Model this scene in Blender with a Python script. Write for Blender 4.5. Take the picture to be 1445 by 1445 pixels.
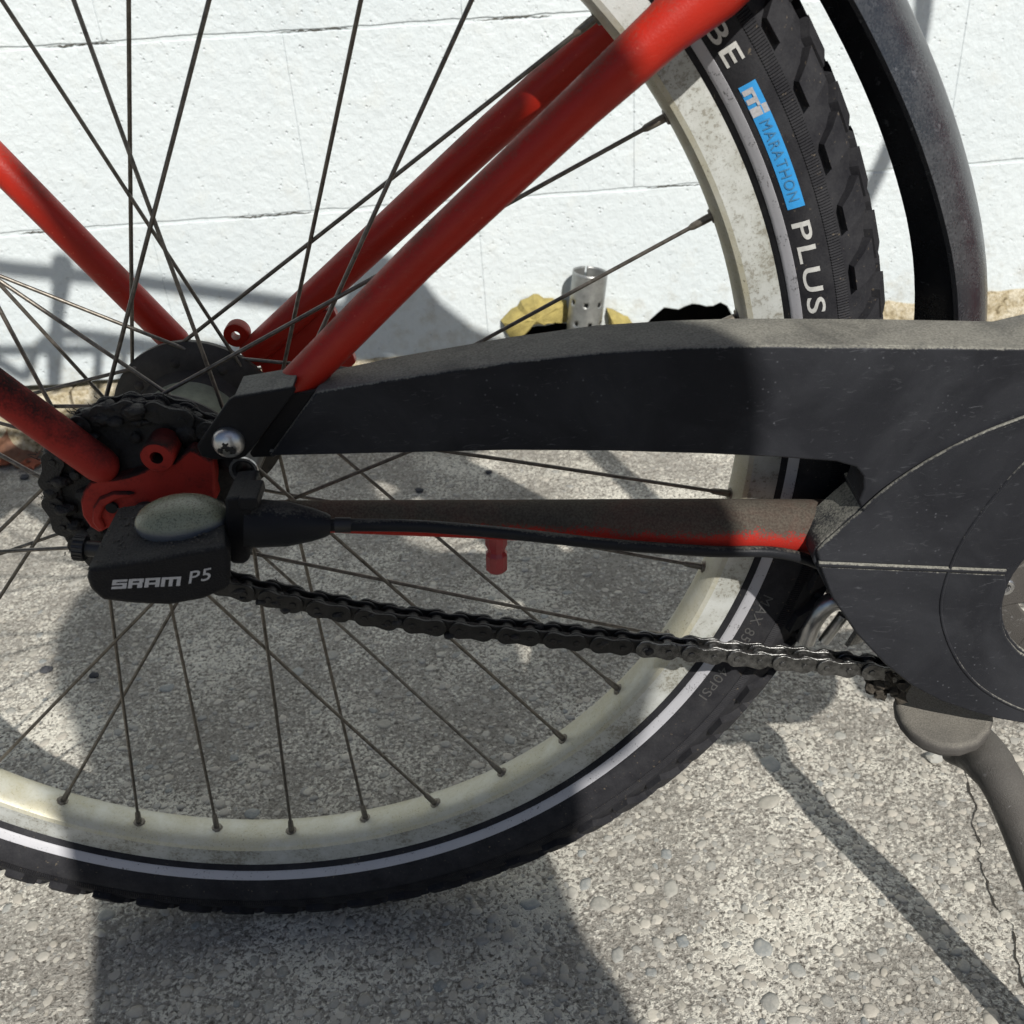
import bpy, bmesh, math, random
from mathutils import Vector, Matrix, noise
random.seed(7)
PI = math.pi
R = math.radians
scene = bpy.context.scene
for o in list(bpy.data.objects):
    bpy.data.objects.remove(o)
COL = scene.collection

# ------------------------------------------------------------------ camera, sky, sun, exposure
# All sizes below are worked in millimetres with the rear hub as origin:
# x forward along the bicycle, y away towards the wall, z up; the pavement is 368.5 mm below the hub.
GZ = -368.5
CAM = (187.473, -481.18, 246.024)
AX = ((0.997918, -0.009697, -0.063755), (-0.059308, -0.526232, -0.84827), (-0.025324, 0.850286, -0.525711))
FOC = 1427.2

def W(p):
    return Vector((p[0] / 1000.0, p[1] / 1000.0, (p[2] - GZ) / 1000.0))

cam_d = bpy.data.cameras.new('camera')
cam = bpy.data.objects.new('camera', cam_d)
COL.objects.link(cam)
cam_d.sensor_width = 36.0
cam_d.lens = 36.0 * FOC / 1445.0
cam_d.clip_start = 0.01
cam_d.clip_end = 300.0
rx, dn, fw = (Vector(a) for a in AX)
m = Matrix((rx, -dn, -fw)).transposed().to_4x4()
m.translation = W(CAM)
cam.matrix_world = m
scene.camera = cam
scene.render.resolution_x = 1024
scene.render.resolution_y = 1024
cam_d.dof.use_dof = True
cam_d.dof.focus_distance = 0.56
cam_d.dof.aperture_fstop = 20.0

SX, SY = -0.40, 1.08           # how far a shadow runs per unit of height
to_sun = Vector((-SX, -SY, 1.0)).normalized()
elev = math.asin(to_sun.z)
world = bpy.data.worlds.new('World')
scene.world = world
world.use_nodes = True
nt = world.node_tree
nt.nodes.clear()
sky = nt.nodes.new('ShaderNodeTexSky')
sky.sky_type = 'NISHITA'
sky.sun_disc = False
sky.sun_elevation = elev
sky.sun_rotation = math.atan2(to_sun.x, to_sun.y)
bg = nt.nodes.new('ShaderNodeBackground')
bg.inputs['Strength'].default_value = 0.062
wo = nt.nodes.new('ShaderNodeOutputWorld')
nt.links.new(sky.outputs[0], bg.inputs[0])
nt.links.new(bg.outputs[0], wo.inputs[0])
sun_d = bpy.data.lights.new('sun', 'SUN')
sun_d.energy = 5.0
sun_d.angle = R(0.6)
sun_d.color = (1.0, 0.96, 0.89)
sun = bpy.data.objects.new('sun', sun_d)
COL.objects.link(sun)
sun.rotation_euler = to_sun.to_track_quat('Z', 'Y').to_euler()
sun.location = (2, -4, 4)
scene.view_settings.view_transform = 'Standard'
scene.view_settings.look = 'None'
scene.view_settings.exposure = 0.18
scene.view_settings.gamma = 1.0
scene.view_settings.use_curve_mapping = False

# ------------------------------------------------------------------ survey helpers: measured sight lines -> points at a known depth
def ray(u, v):
    a, b = (u - 722.5) / FOC, (v - 722.5) / FOC
    return Vector([AX[0][i] * a + AX[1][i] * b + AX[2][i] for i in range(3)])

def at(u, v, y):
    d = ray(u, v)
    t = (y - CAM[1]) / d.y
    return (CAM[0] + d.x * t, y, CAM[2] + d.z * t)

def atz(u, v, z):
    d = ray(u, v)
    t = (z - CAM[2]) / d.z
    return (CAM[0] + d.x * t, CAM[1] + d.y * t, z)

WY0, WK = 780.0, 0.09
def wall_y(x):
    return WY0 + WK * x

def atw(u, v, off=0.0):
    d = ray(u, v)
    t = (WY0 - off + WK * CAM[0] - CAM[1]) / (d.y - WK * d.x)
    return (CAM[0] + d.x * t, CAM[1] + d.y * t, CAM[2] + d.z * t)

# ------------------------------------------------------------------ mesh helpers
class MB:
    def __init__(s):
        s.v, s.f, s.mi, s.m = [], [], [], 0

    def add(s, verts, faces):
        b = len(s.v)
        s.v += [tuple(v) for v in verts]
        s.f += [tuple(i + b for i in f) for f in faces]
        s.mi += [s.m] * len(faces)
        return s

    def tube(s, pts, rad, n=14, caps=True, squash=None):
        P = [Vector(p) for p in pts]
        if not isinstance(rad, (list, tuple)):
            rad = [rad] * len(P)
        up = None
        vs, fs = [], []
        for i, p in enumerate(P):
            t = (P[min(i + 1, len(P) - 1)] - P[max(i - 1, 0)]).normalized()
            if up is None:
                ref = Vector((0, 1, 0)) if abs(t.y) < 0.9 else Vector((0, 0, 1))
                up = (ref - t * ref.dot(t)).normalized()
            else:
                up = (up - t * up.dot(t)).normalized()
            sd = t.cross(up)
            q = squash if squash else 1.0
            for k in range(n):
                a = 2 * PI * k / n
                vs.append(p + up * (math.cos(a) * rad[i] * q) + sd * (math.sin(a) * rad[i]))
        for i in range(len(P) - 1):
            for k in range(n):
                k2 = (k + 1) % n
                fs.append((i * n + k, i * n + k2, (i + 1) * n + k2, (i + 1) * n + k))
        if caps:
            fs.append(tuple(range(n))[::-1])
            fs.append(tuple((len(P) - 1) * n + k for k in range(n)))
        return s.add(vs, fs)

    def lathe(s, prof, n=96, a0=0.0, a1=2 * PI, axis=(0, 0, 0), closed=False):
        """prof: (radius, y) pairs, turned about the y axis through `axis`."""
        full = abs(a1 - a0 - 2 * PI) < 1e-6
        cnt = n if full else n + 1
        vs, fs = [], []
        for i in range(cnt):
            a = a0 + (a1 - a0) * i / n
            c, sn = math.cos(a), math.sin(a)
            for r, y in prof:
                vs.append((axis[0] + r * c, axis[1] + y, axis[2] + r * sn))
        m_ = len(prof)
        for i in range(n):
            j = (i + 1) % cnt
            for k in range(m_ if closed else m_ - 1):
                k2 = (k + 1) % m_
                fs.append((i * m_ + k, i * m_ + k2, j * m_ + k2, j * m_ + k))
        return s.add(vs, fs)

    def prism(s, poly, y0, y1, poly1=None):
        """outline of (x, z) points, from depth y0 to y1."""
        n = len(poly)
        q = poly1 or poly
        vs = [(p[0], y0, p[1]) for p in poly] + [(p[0], y1, p[1]) for p in q]
        fs = [tuple(range(n)), tuple(range(2 * n - 1, n - 1, -1))]
        for i in range(n):
            j = (i + 1) % n
            fs.append((i, i + n, j + n, j))
        return s.add(vs, fs)

    def slab(s, poly, z0, z1):
        n = len(poly)
        vs = [(p[0], p[1], z0) for p in poly] + [(p[0], p[1], z1) for p in poly]
        fs = [tuple(range(n))[::-1], tuple(range(n, 2 * n))]
        for i in range(n):
            j = (i + 1) % n
            fs.append((i, j, j + n, i + n))
        return s.add(vs, fs)

    def box(s, c, h, rot=None):
        vs = []
        for dx in (-1, 1):
            for dy in (-1, 1):
                for dz in (-1, 1):
                    p = Vector((dx * h[0], dy * h[1], dz * h[2]))
                    if rot:
                        p = rot @ p
                    vs.append(Vector(c) + p)
        return s.add(vs, [(0, 1, 3, 2), (4, 6, 7, 5), (0, 4, 5, 1), (2, 3, 7, 6), (0, 2, 6, 4), (1, 5, 7, 3)])

    def ball(s, c, r, sub=2, jit=0.0, seed=0, freq=1.0):
        bm = bmesh.new()
        bmesh.ops.create_icosphere(bm, subdivisions=sub, radius=1.0)
        vs = []
        for v in bm.verts:
            k = 1.0
            if jit:
                k += jit * noise.noise(v.co * freq + Vector((seed * 7.3, seed * 3.1, seed * 1.7)))
            vs.append((c[0] + v.co.x * r[0] * k, c[1] + v.co.y * r[1] * k, c[2] + v.co.z * r[2] * k))
        fs = [tuple(x.index for x in f.verts) for f in bm.faces]
        bm.free()
        return s.add(vs, fs)

    def build(s, name, mats, parent=None, smooth=35, bevel=0.0, seg=2, origin=None, fix=True, raw=False):
        me = bpy.data.meshes.new(name)
        o0 = Vector((0, 0, 0)) if origin is None else W(origin)
        if raw:
            me.from_pydata([(v[0] / 1000, v[1] / 1000, v[2] / 1000) for v in s.v], [], s.f)
        else:
            me.from_pydata([W(v) - o0 for v in s.v], [], s.f)
        if not isinstance(mats, (list, tuple)):
            mats = [mats]
        for mt in mats:
            me.materials.append(mt)
        if len(mats) > 1:
            me.polygons.foreach_set('material_index', s.mi)
        if fix:
            bm = bmesh.new()
            bm.from_mesh(me)
            bmesh.ops.recalc_face_normals(bm, faces=bm.faces)
            bm.to_mesh(me)
            bm.free()
        if smooth is not None:
            me.shade_smooth()
            try:
                me.set_sharp_from_angle(angle=R(smooth))
            except Exception:
                pass
        me.update()
        o = bpy.data.objects.new(name, me)
        COL.objects.link(o)
        o.location = o0
        if parent is not None:
            o.parent = parent
        if bevel:
            b = o.modifiers.new('edge', 'BEVEL')
            b.width = bevel / 1000.0
            b.segments = seg
            b.limit_method = 'ANGLE'
            b.angle_limit = R(32)
            b.harden_normals = False
        return o

def clone(o, name, parent, loc=None, rot=None, scale=None):
    c = bpy.data.objects.new(name, o.data)
    COL.objects.link(c)
    c.parent = parent
    if loc is not None:
        c.location = loc
    if rot is not None:
        c.rotation_euler = rot
    if scale is not None:
        c.scale = scale
    return c

def tag(o, label=None, cat=None, group=None, kind=None):
    if label: o['label'] = label
    if cat: o['category'] = cat
    if group: o['group'] = group
    if kind: o['kind'] = kind
    return o

def empty(name, loc):
    e = bpy.data.objects.new(name, None)
    e.empty_display_size = 0.05
    COL.objects.link(e)
    e.location = loc
    return e

# ------------------------------------------------------------------ materials
class Mat:
    def __init__(s, name):
        s.m = bpy.data.materials.new(name)
        s.m.use_nodes = True
        s.t = s.m.node_tree
        s.b = s.t.nodes['Principled BSDF']
        s.tc = s.t.nodes.new('ShaderNodeTexCoord')
        s.geo = None

    def n(s, typ, **kw):
        nd = s.t.nodes.new('ShaderNode' + typ)
        for k, v in kw.items():
            setattr(nd, k, v)
        return nd

    def link(s, a, b):
        s.t.links.new(a, b)

    def noise(s, scale, detail=6, rough=0.55, dist=0.0, vec=None, stretch=None):
        nd = s.n('TexNoise')
        nd.inputs['Scale'].default_value = scale
        nd.inputs['Detail'].default_value = detail
        nd.inputs['Roughness'].default_value = rough
        nd.inputs['Distortion'].default_value = dist
        src = vec or s.tc.outputs['Object']
        if stretch:
            mp = s.n('Mapping')
            mp.inputs['Scale'].default_value = stretch
            s.link(src, mp.inputs[0])
            src = mp.outputs[0]
        s.link(src, nd.inputs['Vector'])
        return nd.outputs['Fac']

    def voro(s, scale, feature='F1', out='Distance', rnd=1.0, vec=None):
        nd = s.n('TexVoronoi')
        nd.feature = feature
        nd.inputs['Scale'].default_value = scale
        nd.inputs['Randomness'].default_value = rnd
        s.link(vec or s.tc.outputs['Object'], nd.inputs['Vector'])
        return nd.outputs[out]

    def ramp(s, fac, stops):
        nd = s.n('ValToRGB')
        e = nd.color_ramp.elements
        while len(e) < len(stops):
            e.new(0.5)
        for i, (p, c) in enumerate(stops):
            e[i].position = p
            e[i].color = (c, c, c, 1) if isinstance(c, (int, float)) else (*c, 1)
        s.link(fac, nd.inputs[0])
        return nd.outputs[0]

    def math(s, op, a, b=None, clamp=False):
        nd = s.n('Math', operation=op, use_clamp=clamp)
        for i, x in enumerate((a, b)):
            if x is None:
                continue
            if isinstance(x, (int, float)):
                nd.inputs[i].default_value = x
            else:
                s.link(x, nd.inputs[i])
        return nd.outputs[0]

    def mix(s, fac, a, b, mode='MIX'):
        nd = s.n('MixRGB', blend_type=mode)
        for i, x in enumerate((fac, a, b)):
            if isinstance(x, (int, float)):
                nd.inputs[i].default_value = x if i == 0 else (x, x, x, 1)
            elif isinstance(x, (tuple, list)):
                nd.inputs[i].default_value = (*x, 1)
            else:
                s.link(x, nd.inputs[i])
        return nd.outputs[0]

    def up(s):
        g = s.n('NewGeometry')
        x = s.n('SeparateXYZ')
        s.link(g.outputs['Normal'], x.inputs[0])
        return x.outputs['Z']

    def base(s, c):
        if isinstance(c, (tuple, list)):
            s.b.inputs['Base Color'].default_value = (*c, 1)
        else:
            s.link(c, s.b.inputs['Base Color'])
        return s

    def rough(s, r):
        if isinstance(r, (int, float)):
            s.b.inputs['Roughness'].default_value = r
        else:
            s.link(r, s.b.inputs['Roughness'])
        return s

    def metal(s, v):
        if isinstance(v, (int, float)):
            s.b.inputs['Metallic'].default_value = v
        else:
            s.link(v, s.b.inputs['Metallic'])
        return s

    def spec(s, v):
        s.b.inputs['Specular IOR Level'].default_value = v
        return s

    def bump(s, h, dist=0.0005, strength=1.0):
        nd = s.n('Bump')
        nd.inputs['Strength'].default_value = strength
        nd.inputs['Distance'].default_value = dist
        s.link(h, nd.inputs['Height'])
        s.link(nd.outputs[0], s.b.inputs['Normal'])
        return s

DUST = (0.20, 0.19, 0.15)

def dusted(name, col, dust=DUST, lo=0.35, hi=0.85, amount=0.85, rough=0.42, grain=900, vary=0.25, bumpd=0.0001, wear=None, scr=None, spec=0.13, patchy=0.55):
    """A base colour on which dust has settled where the surface faces up."""
    M = Mat(name)
    up = M.up()
    n1 = M.noise(60, 5, 0.6)
    n2 = M.noise(grain, 3, 0.6)
    f = M.math('ADD', up, M.math('MULTIPLY', M.math('SUBTRACT', n1, 0.5), 1.0))
    f = M.math('ADD', f, M.math('MULTIPLY', M.math('SUBTRACT', n2, 0.5), 0.9))
    f = M.ramp(f, [(lo, 0.0), (hi, 1.0)])
    f = M.math('MULTIPLY', M.math('MULTIPLY', f, amount), M.ramp(M.noise(26, 6, 0.65, 0.7), [(0.34, patchy), (0.56, 1.0)]))
    c = M.mix(M.math('MULTIPLY', n1, vary * 2), col, tuple(x * 0.45 for x in col))
    if wear:
        w = M.ramp(M.noise(220, 6, 0.65, 0.5), [(0.62, 0.0), (0.70, 1.0)])
        c = M.mix(M.math('MULTIPLY', w, 0.7), c, wear)
    if scr:
        sm = M.ramp(M.noise(16, 5, 0.6, 0.8), [(0.40, 0.0), (0.68, 1.0)])
        c = M.mix(M.math('MULTIPLY', sm, 0.35), c, tuple(x * 0.45 + y * 0.75 for x, y in zip(scr, col)) if col[0] < 0.1 else tuple(x * 0.62 for x in col))
        a = M.noise(260, 4, 0.7, 1.5, stretch=(0.35, 1, 1.3))
        b = M.noise(90, 5, 0.6, stretch=(0.4, 1, 1))
        k = M.math('MULTIPLY', M.ramp(a, [(0.60, 0.0), (0.72, 1.0)]), M.ramp(b, [(0.40, 0.15), (0.65, 1.0)]))
        c = M.mix(M.math('MULTIPLY', k, 0.75), c, scr)
        p = M.ramp(M.voro(260), [(0.0, 1.0), (0.16, 0.0)])
        p = M.math('MULTIPLY', p, M.ramp(M.noise(35, 3), [(0.52, 0.0), (0.62, 1.0)]))
        c = M.mix(M.math('MULTIPLY', p, 0.5), c, tuple(min(1, x * 2.2) for x in scr))
    dc = M.mix(M.ramp(n2, [(0.35, 0.0), (0.7, 1.0)]), tuple(x * 0.55 for x in dust), dust)
    M.base(M.mix(f, c, dc))
    M.rough(M.math('ADD', M.math('MULTIPLY', f, 0.45), M.math('ADD', rough, M.math('MULTIPLY', M.math('SUBTRACT', n1, 0.5), 0.25)), clamp=True))
    M.bump(M.math('ADD', M.math('MULTIPLY', n2, 1.0), M.math('MULTIPLY', n1, 0.6)), bumpd)
    M.spec(spec)
    return M.m

MT = {}
MT['red'] = dusted('red_frame_paint', (0.40, 0.019, 0.009), dust=(0.11, 0.075, 0.055), lo=0.45, hi=1.15, amount=0.8, rough=0.38, vary=0.22, wear=(0.36, 0.012, 0.006), scr=(0.30, 0.075, 0.05), spec=0.30, bumpd=0.00012)
MT['red_dirty'] = dusted('red_paint_under_road_dirt', (0.34, 0.022, 0.015), dust=(0.080, 0.077, 0.064), lo=-0.62, hi=0.30, amount=0.98, rough=0.6, vary=0.2, bumpd=0.0002, patchy=0.93)
MT['red_grimy'] = dusted('red_paint_under_black_grime', (0.36, 0.030, 0.022), dust=(0.018, 0.017, 0.016), lo=0.02, hi=0.62, amount=0.97, rough=0.5, vary=0.25, bumpd=0.00015)
MT['guard'] = dusted('scuffed_black_plastic', (0.0195, 0.0205, 0.0245), dust=(0.25, 0.245, 0.215), lo=0.40, hi=0.72, amount=0.95, rough=0.38, vary=0.3, bumpd=0.00006, scr=(0.085, 0.088, 0.098), spec=0.08)
MT['plastic'] = dusted('dusty_black_plastic', (0.012, 0.012, 0.014), dust=(0.11, 0.105, 0.09), lo=0.55, hi=1.15, amount=0.8, rough=0.45, grain=1400, bumpd=0.0002)
MT['box'] = dusted('gritty_black_plastic', (0.013, 0.013, 0.015), dust=(0.10, 0.095, 0.085), lo=0.35, hi=1.0, amount=0.8, rough=0.5, grain=1100, bumpd=0.0007)
MT['boot'] = dusted('black_rubber_sleeve', (0.014, 0.015, 0.018), dust=(0.14, 0.13, 0.11), lo=0.75, hi=1.15, amount=0.7, rough=0.42)
MT['mud'] = dusted('worn_black_mudguard', (0.018, 0.020, 0.025), dust=(0.17, 0.18, 0.19), lo=0.05, hi=1.25, amount=0.6, rough=0.22, vary=0.3, wear=(0.09, 0.095, 0.105), spec=0.6, bumpd=0.0001)
MT['cast'] = dusted('dusty_cast_alloy', (0.085, 0.08, 0.075), dust=(0.25, 0.235, 0.205), lo=0.35, hi=0.95, amount=0.85, rough=0.55, grain=1600, bumpd=0.0004)
MT['castleg'] = dusted('rough_cast_alloy_leg', (0.085, 0.080, 0.075), dust=(0.17, 0.162, 0.147), lo=0.25, hi=1.2, amount=0.6, rough=0.36, grain=2000, bumpd=0.0005, wear=(0.20, 0.20, 0.20))

def mk_tyre():
    M = Mat('weathered_tyre_rubber')
    n1 = M.noise(70, 6, 0.65)
    n2 = M.noise(900, 4, 0.6)
    c = M.ramp(M.math('ADD', M.math('MULTIPLY', n1, 0.7), M.math('MULTIPLY', n2, 0.3)), [(0.35, (0.014, 0.014, 0.017)), (0.62, (0.031, 0.031, 0.034)), (0.75, (0.055, 0.052, 0.048))])
    d = M.ramp(M.noise(420, 3, 0.6), [(0.66, 0.0), (0.72, 1.0)])
    c = M.mix(M.math('MULTIPLY', d, 0.5), c, (0.17, 0.14, 0.10))
    M.base(c).rough(0.66).spec(0.10)
    M.bump(n2, 0.00015)
    return M.m
MT['tyre'] = mk_tyre()

def mk_rim(name, dirt):
    M = Mat(name)
    n1 = M.noise(45, 6, 0.6)
    n2 = M.noise(500, 5, 0.65)
    up = M.up()
    c = M.mix(M.ramp(n1, [(0.35, 0.0), (0.65, 1.0)]), (0.53, 0.55, 0.54), (0.36, 0.37, 0.345))
    f = M.ramp(M.math('ADD', M.math('MULTIPLY', n2, 0.75), M.math('MULTIPLY', n1, 0.5)), [(0.64, 0.0), (0.76, 1.0)])
    c = M.mix(M.math('MULTIPLY', f, 0.7), c, (0.16, 0.145, 0.115))
    dd = M.ramp(M.math('ADD', n1, M.math('MULTIPLY', n2, 0.4)), [(0.35, 0.25), (0.85, 1.0)])
    c = M.mix(M.math('MULTIPLY', dd, dirt), c, (0.45, 0.425, 0.315))
    sp = M.ramp(M.noise(900, 4, 0.7), [(0.60, 0.0), (0.66, 1.0)])
    c = M.mix(M.math('MULTIPLY', M.math('MULTIPLY', sp, M.ramp(n1, [(0.4, 0.2), (0.6, 1.0)])), 0.8), c, (0.09, 0.085, 0.06))
    M.base(c).rough(M.math('ADD', M.math('MULTIPLY', n1, 0.3), 0.32))
    M.metal(0.3)
    M.bump(n2, 0.00012)
    return M.m
MT['rim'] = mk_rim('worn_alloy_rim', 0.08)
MT['rimbed'] = mk_rim('dirty_alloy_rim_bed', 0.88)

def mk_stripe():
    M = Mat('reflective_stripe')
    f = M.ramp(M.math('ADD', M.math('MULTIPLY', M.noise(800, 4, 0.7), 0.7), M.math('MULTIPLY', M.noise(110, 4), 0.45)), [(0.66, 0.0), (0.72, 1.0)])
    M.base(M.mix(f, M.mix(M.noise(60, 4), (0.42, 0.42, 0.45), (0.35, 0.35, 0.37)), (0.10, 0.10, 0.10))).rough(0.5).spec(0.3)
    return M.m
MT['stripe'] = mk_stripe()

def simple(name, col, rough=0.5, metal=0.0, nscale=80, var=0.35, bumpd=0.0, fine=0):
    M = Mat(name)
    n = M.noise(nscale, 6, 0.6)
    M.base(M.mix(M.ramp(n, [(0.3, 0.0), (0.7, 1.0)]), col, tuple(x * (1 - var) for x in col))).rough(rough).metal(metal)
    if bumpd:
        M.bump(M.noise(fine or nscale * 6, 5, 0.65), bumpd)
    return M.m
MT['spoke'] = simple('tarnished_spoke_steel', (0.20, 0.18, 0.155), 0.42, 0.75, 300, 0.6, 0.00008, 1500)
MT['nipple'] = simple('tarnished_brass_nipple', (0.20, 0.18, 0.15), 0.45, 0.6, 400, 0.5)
MT['grime'] = simple('oily_black_grime', (0.011, 0.010, 0.0095), 0.55, 0.0, 300, 0.5, 0.0012, 500)
MT['chain'] = simple('oily_chain_steel', (0.024, 0.023, 0.022), 0.45, 0.3, 220, 0.7, 0.0003, 900)
MT['chain_sunlit'] = simple('sunlit_chain_steel', (0.19, 0.19, 0.187), 0.27, 0.85, 260, 0.8, 0.0004, 700)  # brighter copy of the chain steel; sunlight put into its colour
MT['hub'] = simple('dirty_hub_steel', (0.055, 0.050, 0.044), 0.6, 0.3, 120, 0.5, 0.0003, 600)
MT['hubshell'] = simple('dusty_hub_shell', (0.22, 0.24, 0.18), 0.6, 0.1, 200, 0.35, 0.0002, 900)
MT['steel'] = simple('bright_steel', (0.55, 0.55, 0.55), 0.28, 0.9, 160, 0.35, 0.0002, 500)
MT['chrome'] = simple('chromed_steel', (0.62, 0.61, 0.58), 0.16, 1.0, 60, 0.2)
MT['print'] = simple('grey_printed_lettering', (0.48, 0.48, 0.50), 0.5, 0.0, 900, 0.3)
MT['printw'] = simple('pale_printed_lettering', (0.55, 0.55, 0.53), 0.5, 0.0, 700, 0.25)
MT['printfaint'] = simple('moulded_rubber_lettering', (0.075, 0.075, 0.075), 0.6, 0.0, 700, 0.5)
MT['emboss'] = simple('moulded_plastic_lettering', (0.006, 0.006, 0.008), 0.4)
MT['blue'] = simple('blue_printed_label', (0.035, 0.30, 0.68), 0.5, 0.0, 300, 0.15)
MT['bluetext'] = simple('faded_label_lettering', (0.07, 0.22, 0.40), 0.5, 0.0, 400, 0.3)
MT['peg'] = simple('translucent_red_plug', (0.30, 0.025, 0.03), 0.35, 0.0, 120, 0.3)
MT['knob'] = simple('black_knob_plastic', (0.012, 0.012, 0.014), 0.45)
MT['dark'] = simple('near_black_fill', (0.012, 0.011, 0.010), 0.95, 0.0, 60, 0.4)  # near-black, so the shade inside hollows sits in the colour
MT['foam'] = simple('cut_yellow_foam', (0.38, 0.31, 0.10), 0.85, 0.0, 90, 0.4, 0.0012, 400)
MT['galv'] = simple('galvanised_pipe', (0.40, 0.41, 0.40), 0.38, 0.75, 90, 0.4, 0.0003, 500)
MT['saddle'] = simple('black_saddle_vinyl', (0.014, 0.014, 0.015), 0.5)

def mk_dome():
    M = Mat('speckled_grey_cap')
    up = M.up()
    n2 = M.noise(1300, 4, 0.6)
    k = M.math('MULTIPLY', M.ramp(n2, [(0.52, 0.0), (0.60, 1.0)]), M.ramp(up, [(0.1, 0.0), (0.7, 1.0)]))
    c = M.mix(M.ramp(up, [(0.15, 0.0), (0.5, 1.0)]), (0.08, 0.09, 0.11), (0.21, 0.22, 0.15))  # underside painted bluish dark, a reflection put into the colour
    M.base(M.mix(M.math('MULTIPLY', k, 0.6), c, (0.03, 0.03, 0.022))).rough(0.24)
    M.bump(n2, 0.0002)
    return M.m
MT['dome'] = mk_dome()

def mk_wall():
    M = Mat('painted_block_wall')
    n0 = M.noise(3.0, 4, 0.5)
    n1 = M.noise(95, 6, 0.62)
    n2 = M.noise(30, 5, 0.6)
    pit = M.ramp(M.voro(120), [(0.0, 0.0), (0.22, 1.0)])
    gate = M.ramp(M.noise(55, 3), [(0.5, 1.0), (0.60, 0.0)])
    pit = M.math('MAXIMUM', pit, gate)
    c = M.mix(M.ramp(n0, [(0.35, 0.0), (0.65, 1.0)]), (0.565, 0.61, 0.625), (0.515, 0.565, 0.585))
    c = M.mix(M.math('MULTIPLY', M.ramp(n2, [(0.55, 0.0), (0.75, 1.0)]), 0.25), c, (0.55, 0.55, 0.50))
    zz = M.n('SeparateXYZ')
    M.link(M.tc.outputs['Object'], zz.inputs[0])
    spl = M.math('ADD', M.math('MULTIPLY', M.math('SUBTRACT', 0.20, zz.outputs['Z']), 4.0), M.math('MULTIPLY', M.math('SUBTRACT', M.noise(38, 6, 0.7), 0.5), 2.2))
    c = M.mix(M.math('MULTIPLY', M.ramp(spl, [(0.25, 0.0), (0.9, 1.0)]), 0.6), c, (0.30, 0.27, 0.20))
    sp = M.ramp(M.noise(240, 3, 0.6), [(0.735, 0.0), (0.76, 1.0)])
    c = M.mix(M.math('MULTIPLY', sp, 0.75), c, (0.20, 0.19, 0.17))
    M.base(c).rough(0.55)
    M.bump(M.math('ADD', M.math('MULTIPLY', n1, 1.3), M.math('ADD', M.math('MULTIPLY', pit, 0.9), M.math('MULTIPLY', n2, 1.0))), 0.0016)
    return M.m
MT['wall'] = mk_wall()
MT['mortar'] = MT['wall']
MT['wallcrack'] = simple('dark_mortar_crack', (0.10, 0.095, 0.08), 0.95, 0.0, 120, 0.7)

def mk_footing():
    M = Mat('bare_footing_concrete')
    n1 = M.noise(70, 6, 0.65)
    n2 = M.noise(260, 5, 0.6)
    c = M.ramp(M.math('ADD', M.math('MULTIPLY', n1, 0.6), M.math('MULTIPLY', n2, 0.4)), [(0.36, (0.10, 0.075, 0.035)), (0.46, (0.36, 0.30, 0.19)), (0.60, (0.55, 0.50, 0.39))])
    M.base(c).rough(0.9)
    M.bump(M.math('ADD', n1, M.math('MULTIPLY', n2, 0.5)), 0.006)
    return M.m
MT['footing'] = mk_footing()

def mk_ground():
    M = Mat('weathered_concrete_paste')
    n0 = M.noise(9, 5, 0.6)
    n1 = M.noise(120, 6, 0.65, 0.6)
    n2 = M.noise(330, 5, 0.62, 0.5)
    n3 = M.noise(750, 4, 0.6)
    k = M.math('ADD', M.math('MULTIPLY', n1, 0.5), M.math('MULTIPLY', n2, 0.5))
    c = M.ramp(k, [(0.34, (0.165, 0.152, 0.131)), (0.45, (0.31, 0.291, 0.258)), (0.56, (0.40, 0.381, 0.342)), (0.66, (0.51, 0.49, 0.445))])
    m = M.math('ADD', M.math('MULTIPLY', n2, 0.7), M.math('ADD', M.math('MULTIPLY', n0, 0.55), M.math('MULTIPLY', n1, 0.25)))
    w = M.ramp(m, [(0.765, 0.0), (0.81, 1.0)])
    c = M.mix(M.math('MULTIPLY', w, 0.85), c, M.mix(n3, (0.84, 0.81, 0.72), (0.72, 0.69, 0.60)))
    d = M.ramp(n2, [(0.36, 1.0), (0.43, 0.0)])
    c = M.mix(M.math('MULTIPLY', d, 0.75), c, (0.055, 0.047, 0.038))
    c = M.mix(M.math('MULTIPLY', M.ramp(n3, [(0.35, 1.0), (0.5, 0.0)]), 0.3), c, (0.10, 0.088, 0.07))
    st = M.ramp(M.math('ADD', M.math('MULTIPLY', M.noise(4.5, 5, 0.6, 0.6), 0.8), M.math('MULTIPLY', n1, 0.2)), [(0.40, 1.0), (0.56, 0.0)])
    c = M.mix(M.math('MULTIPLY', st, 0.38), c, (0.15, 0.138, 0.118))
    M.base(c).rough(0.9).spec(0.2)
    M.bump(M.math('ADD', M.math('MULTIPLY', k, 2.0), M.math('MULTIPLY', n3, 0.35)), 0.0036)
    return M.m
MT['ground'] = mk_ground()

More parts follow.
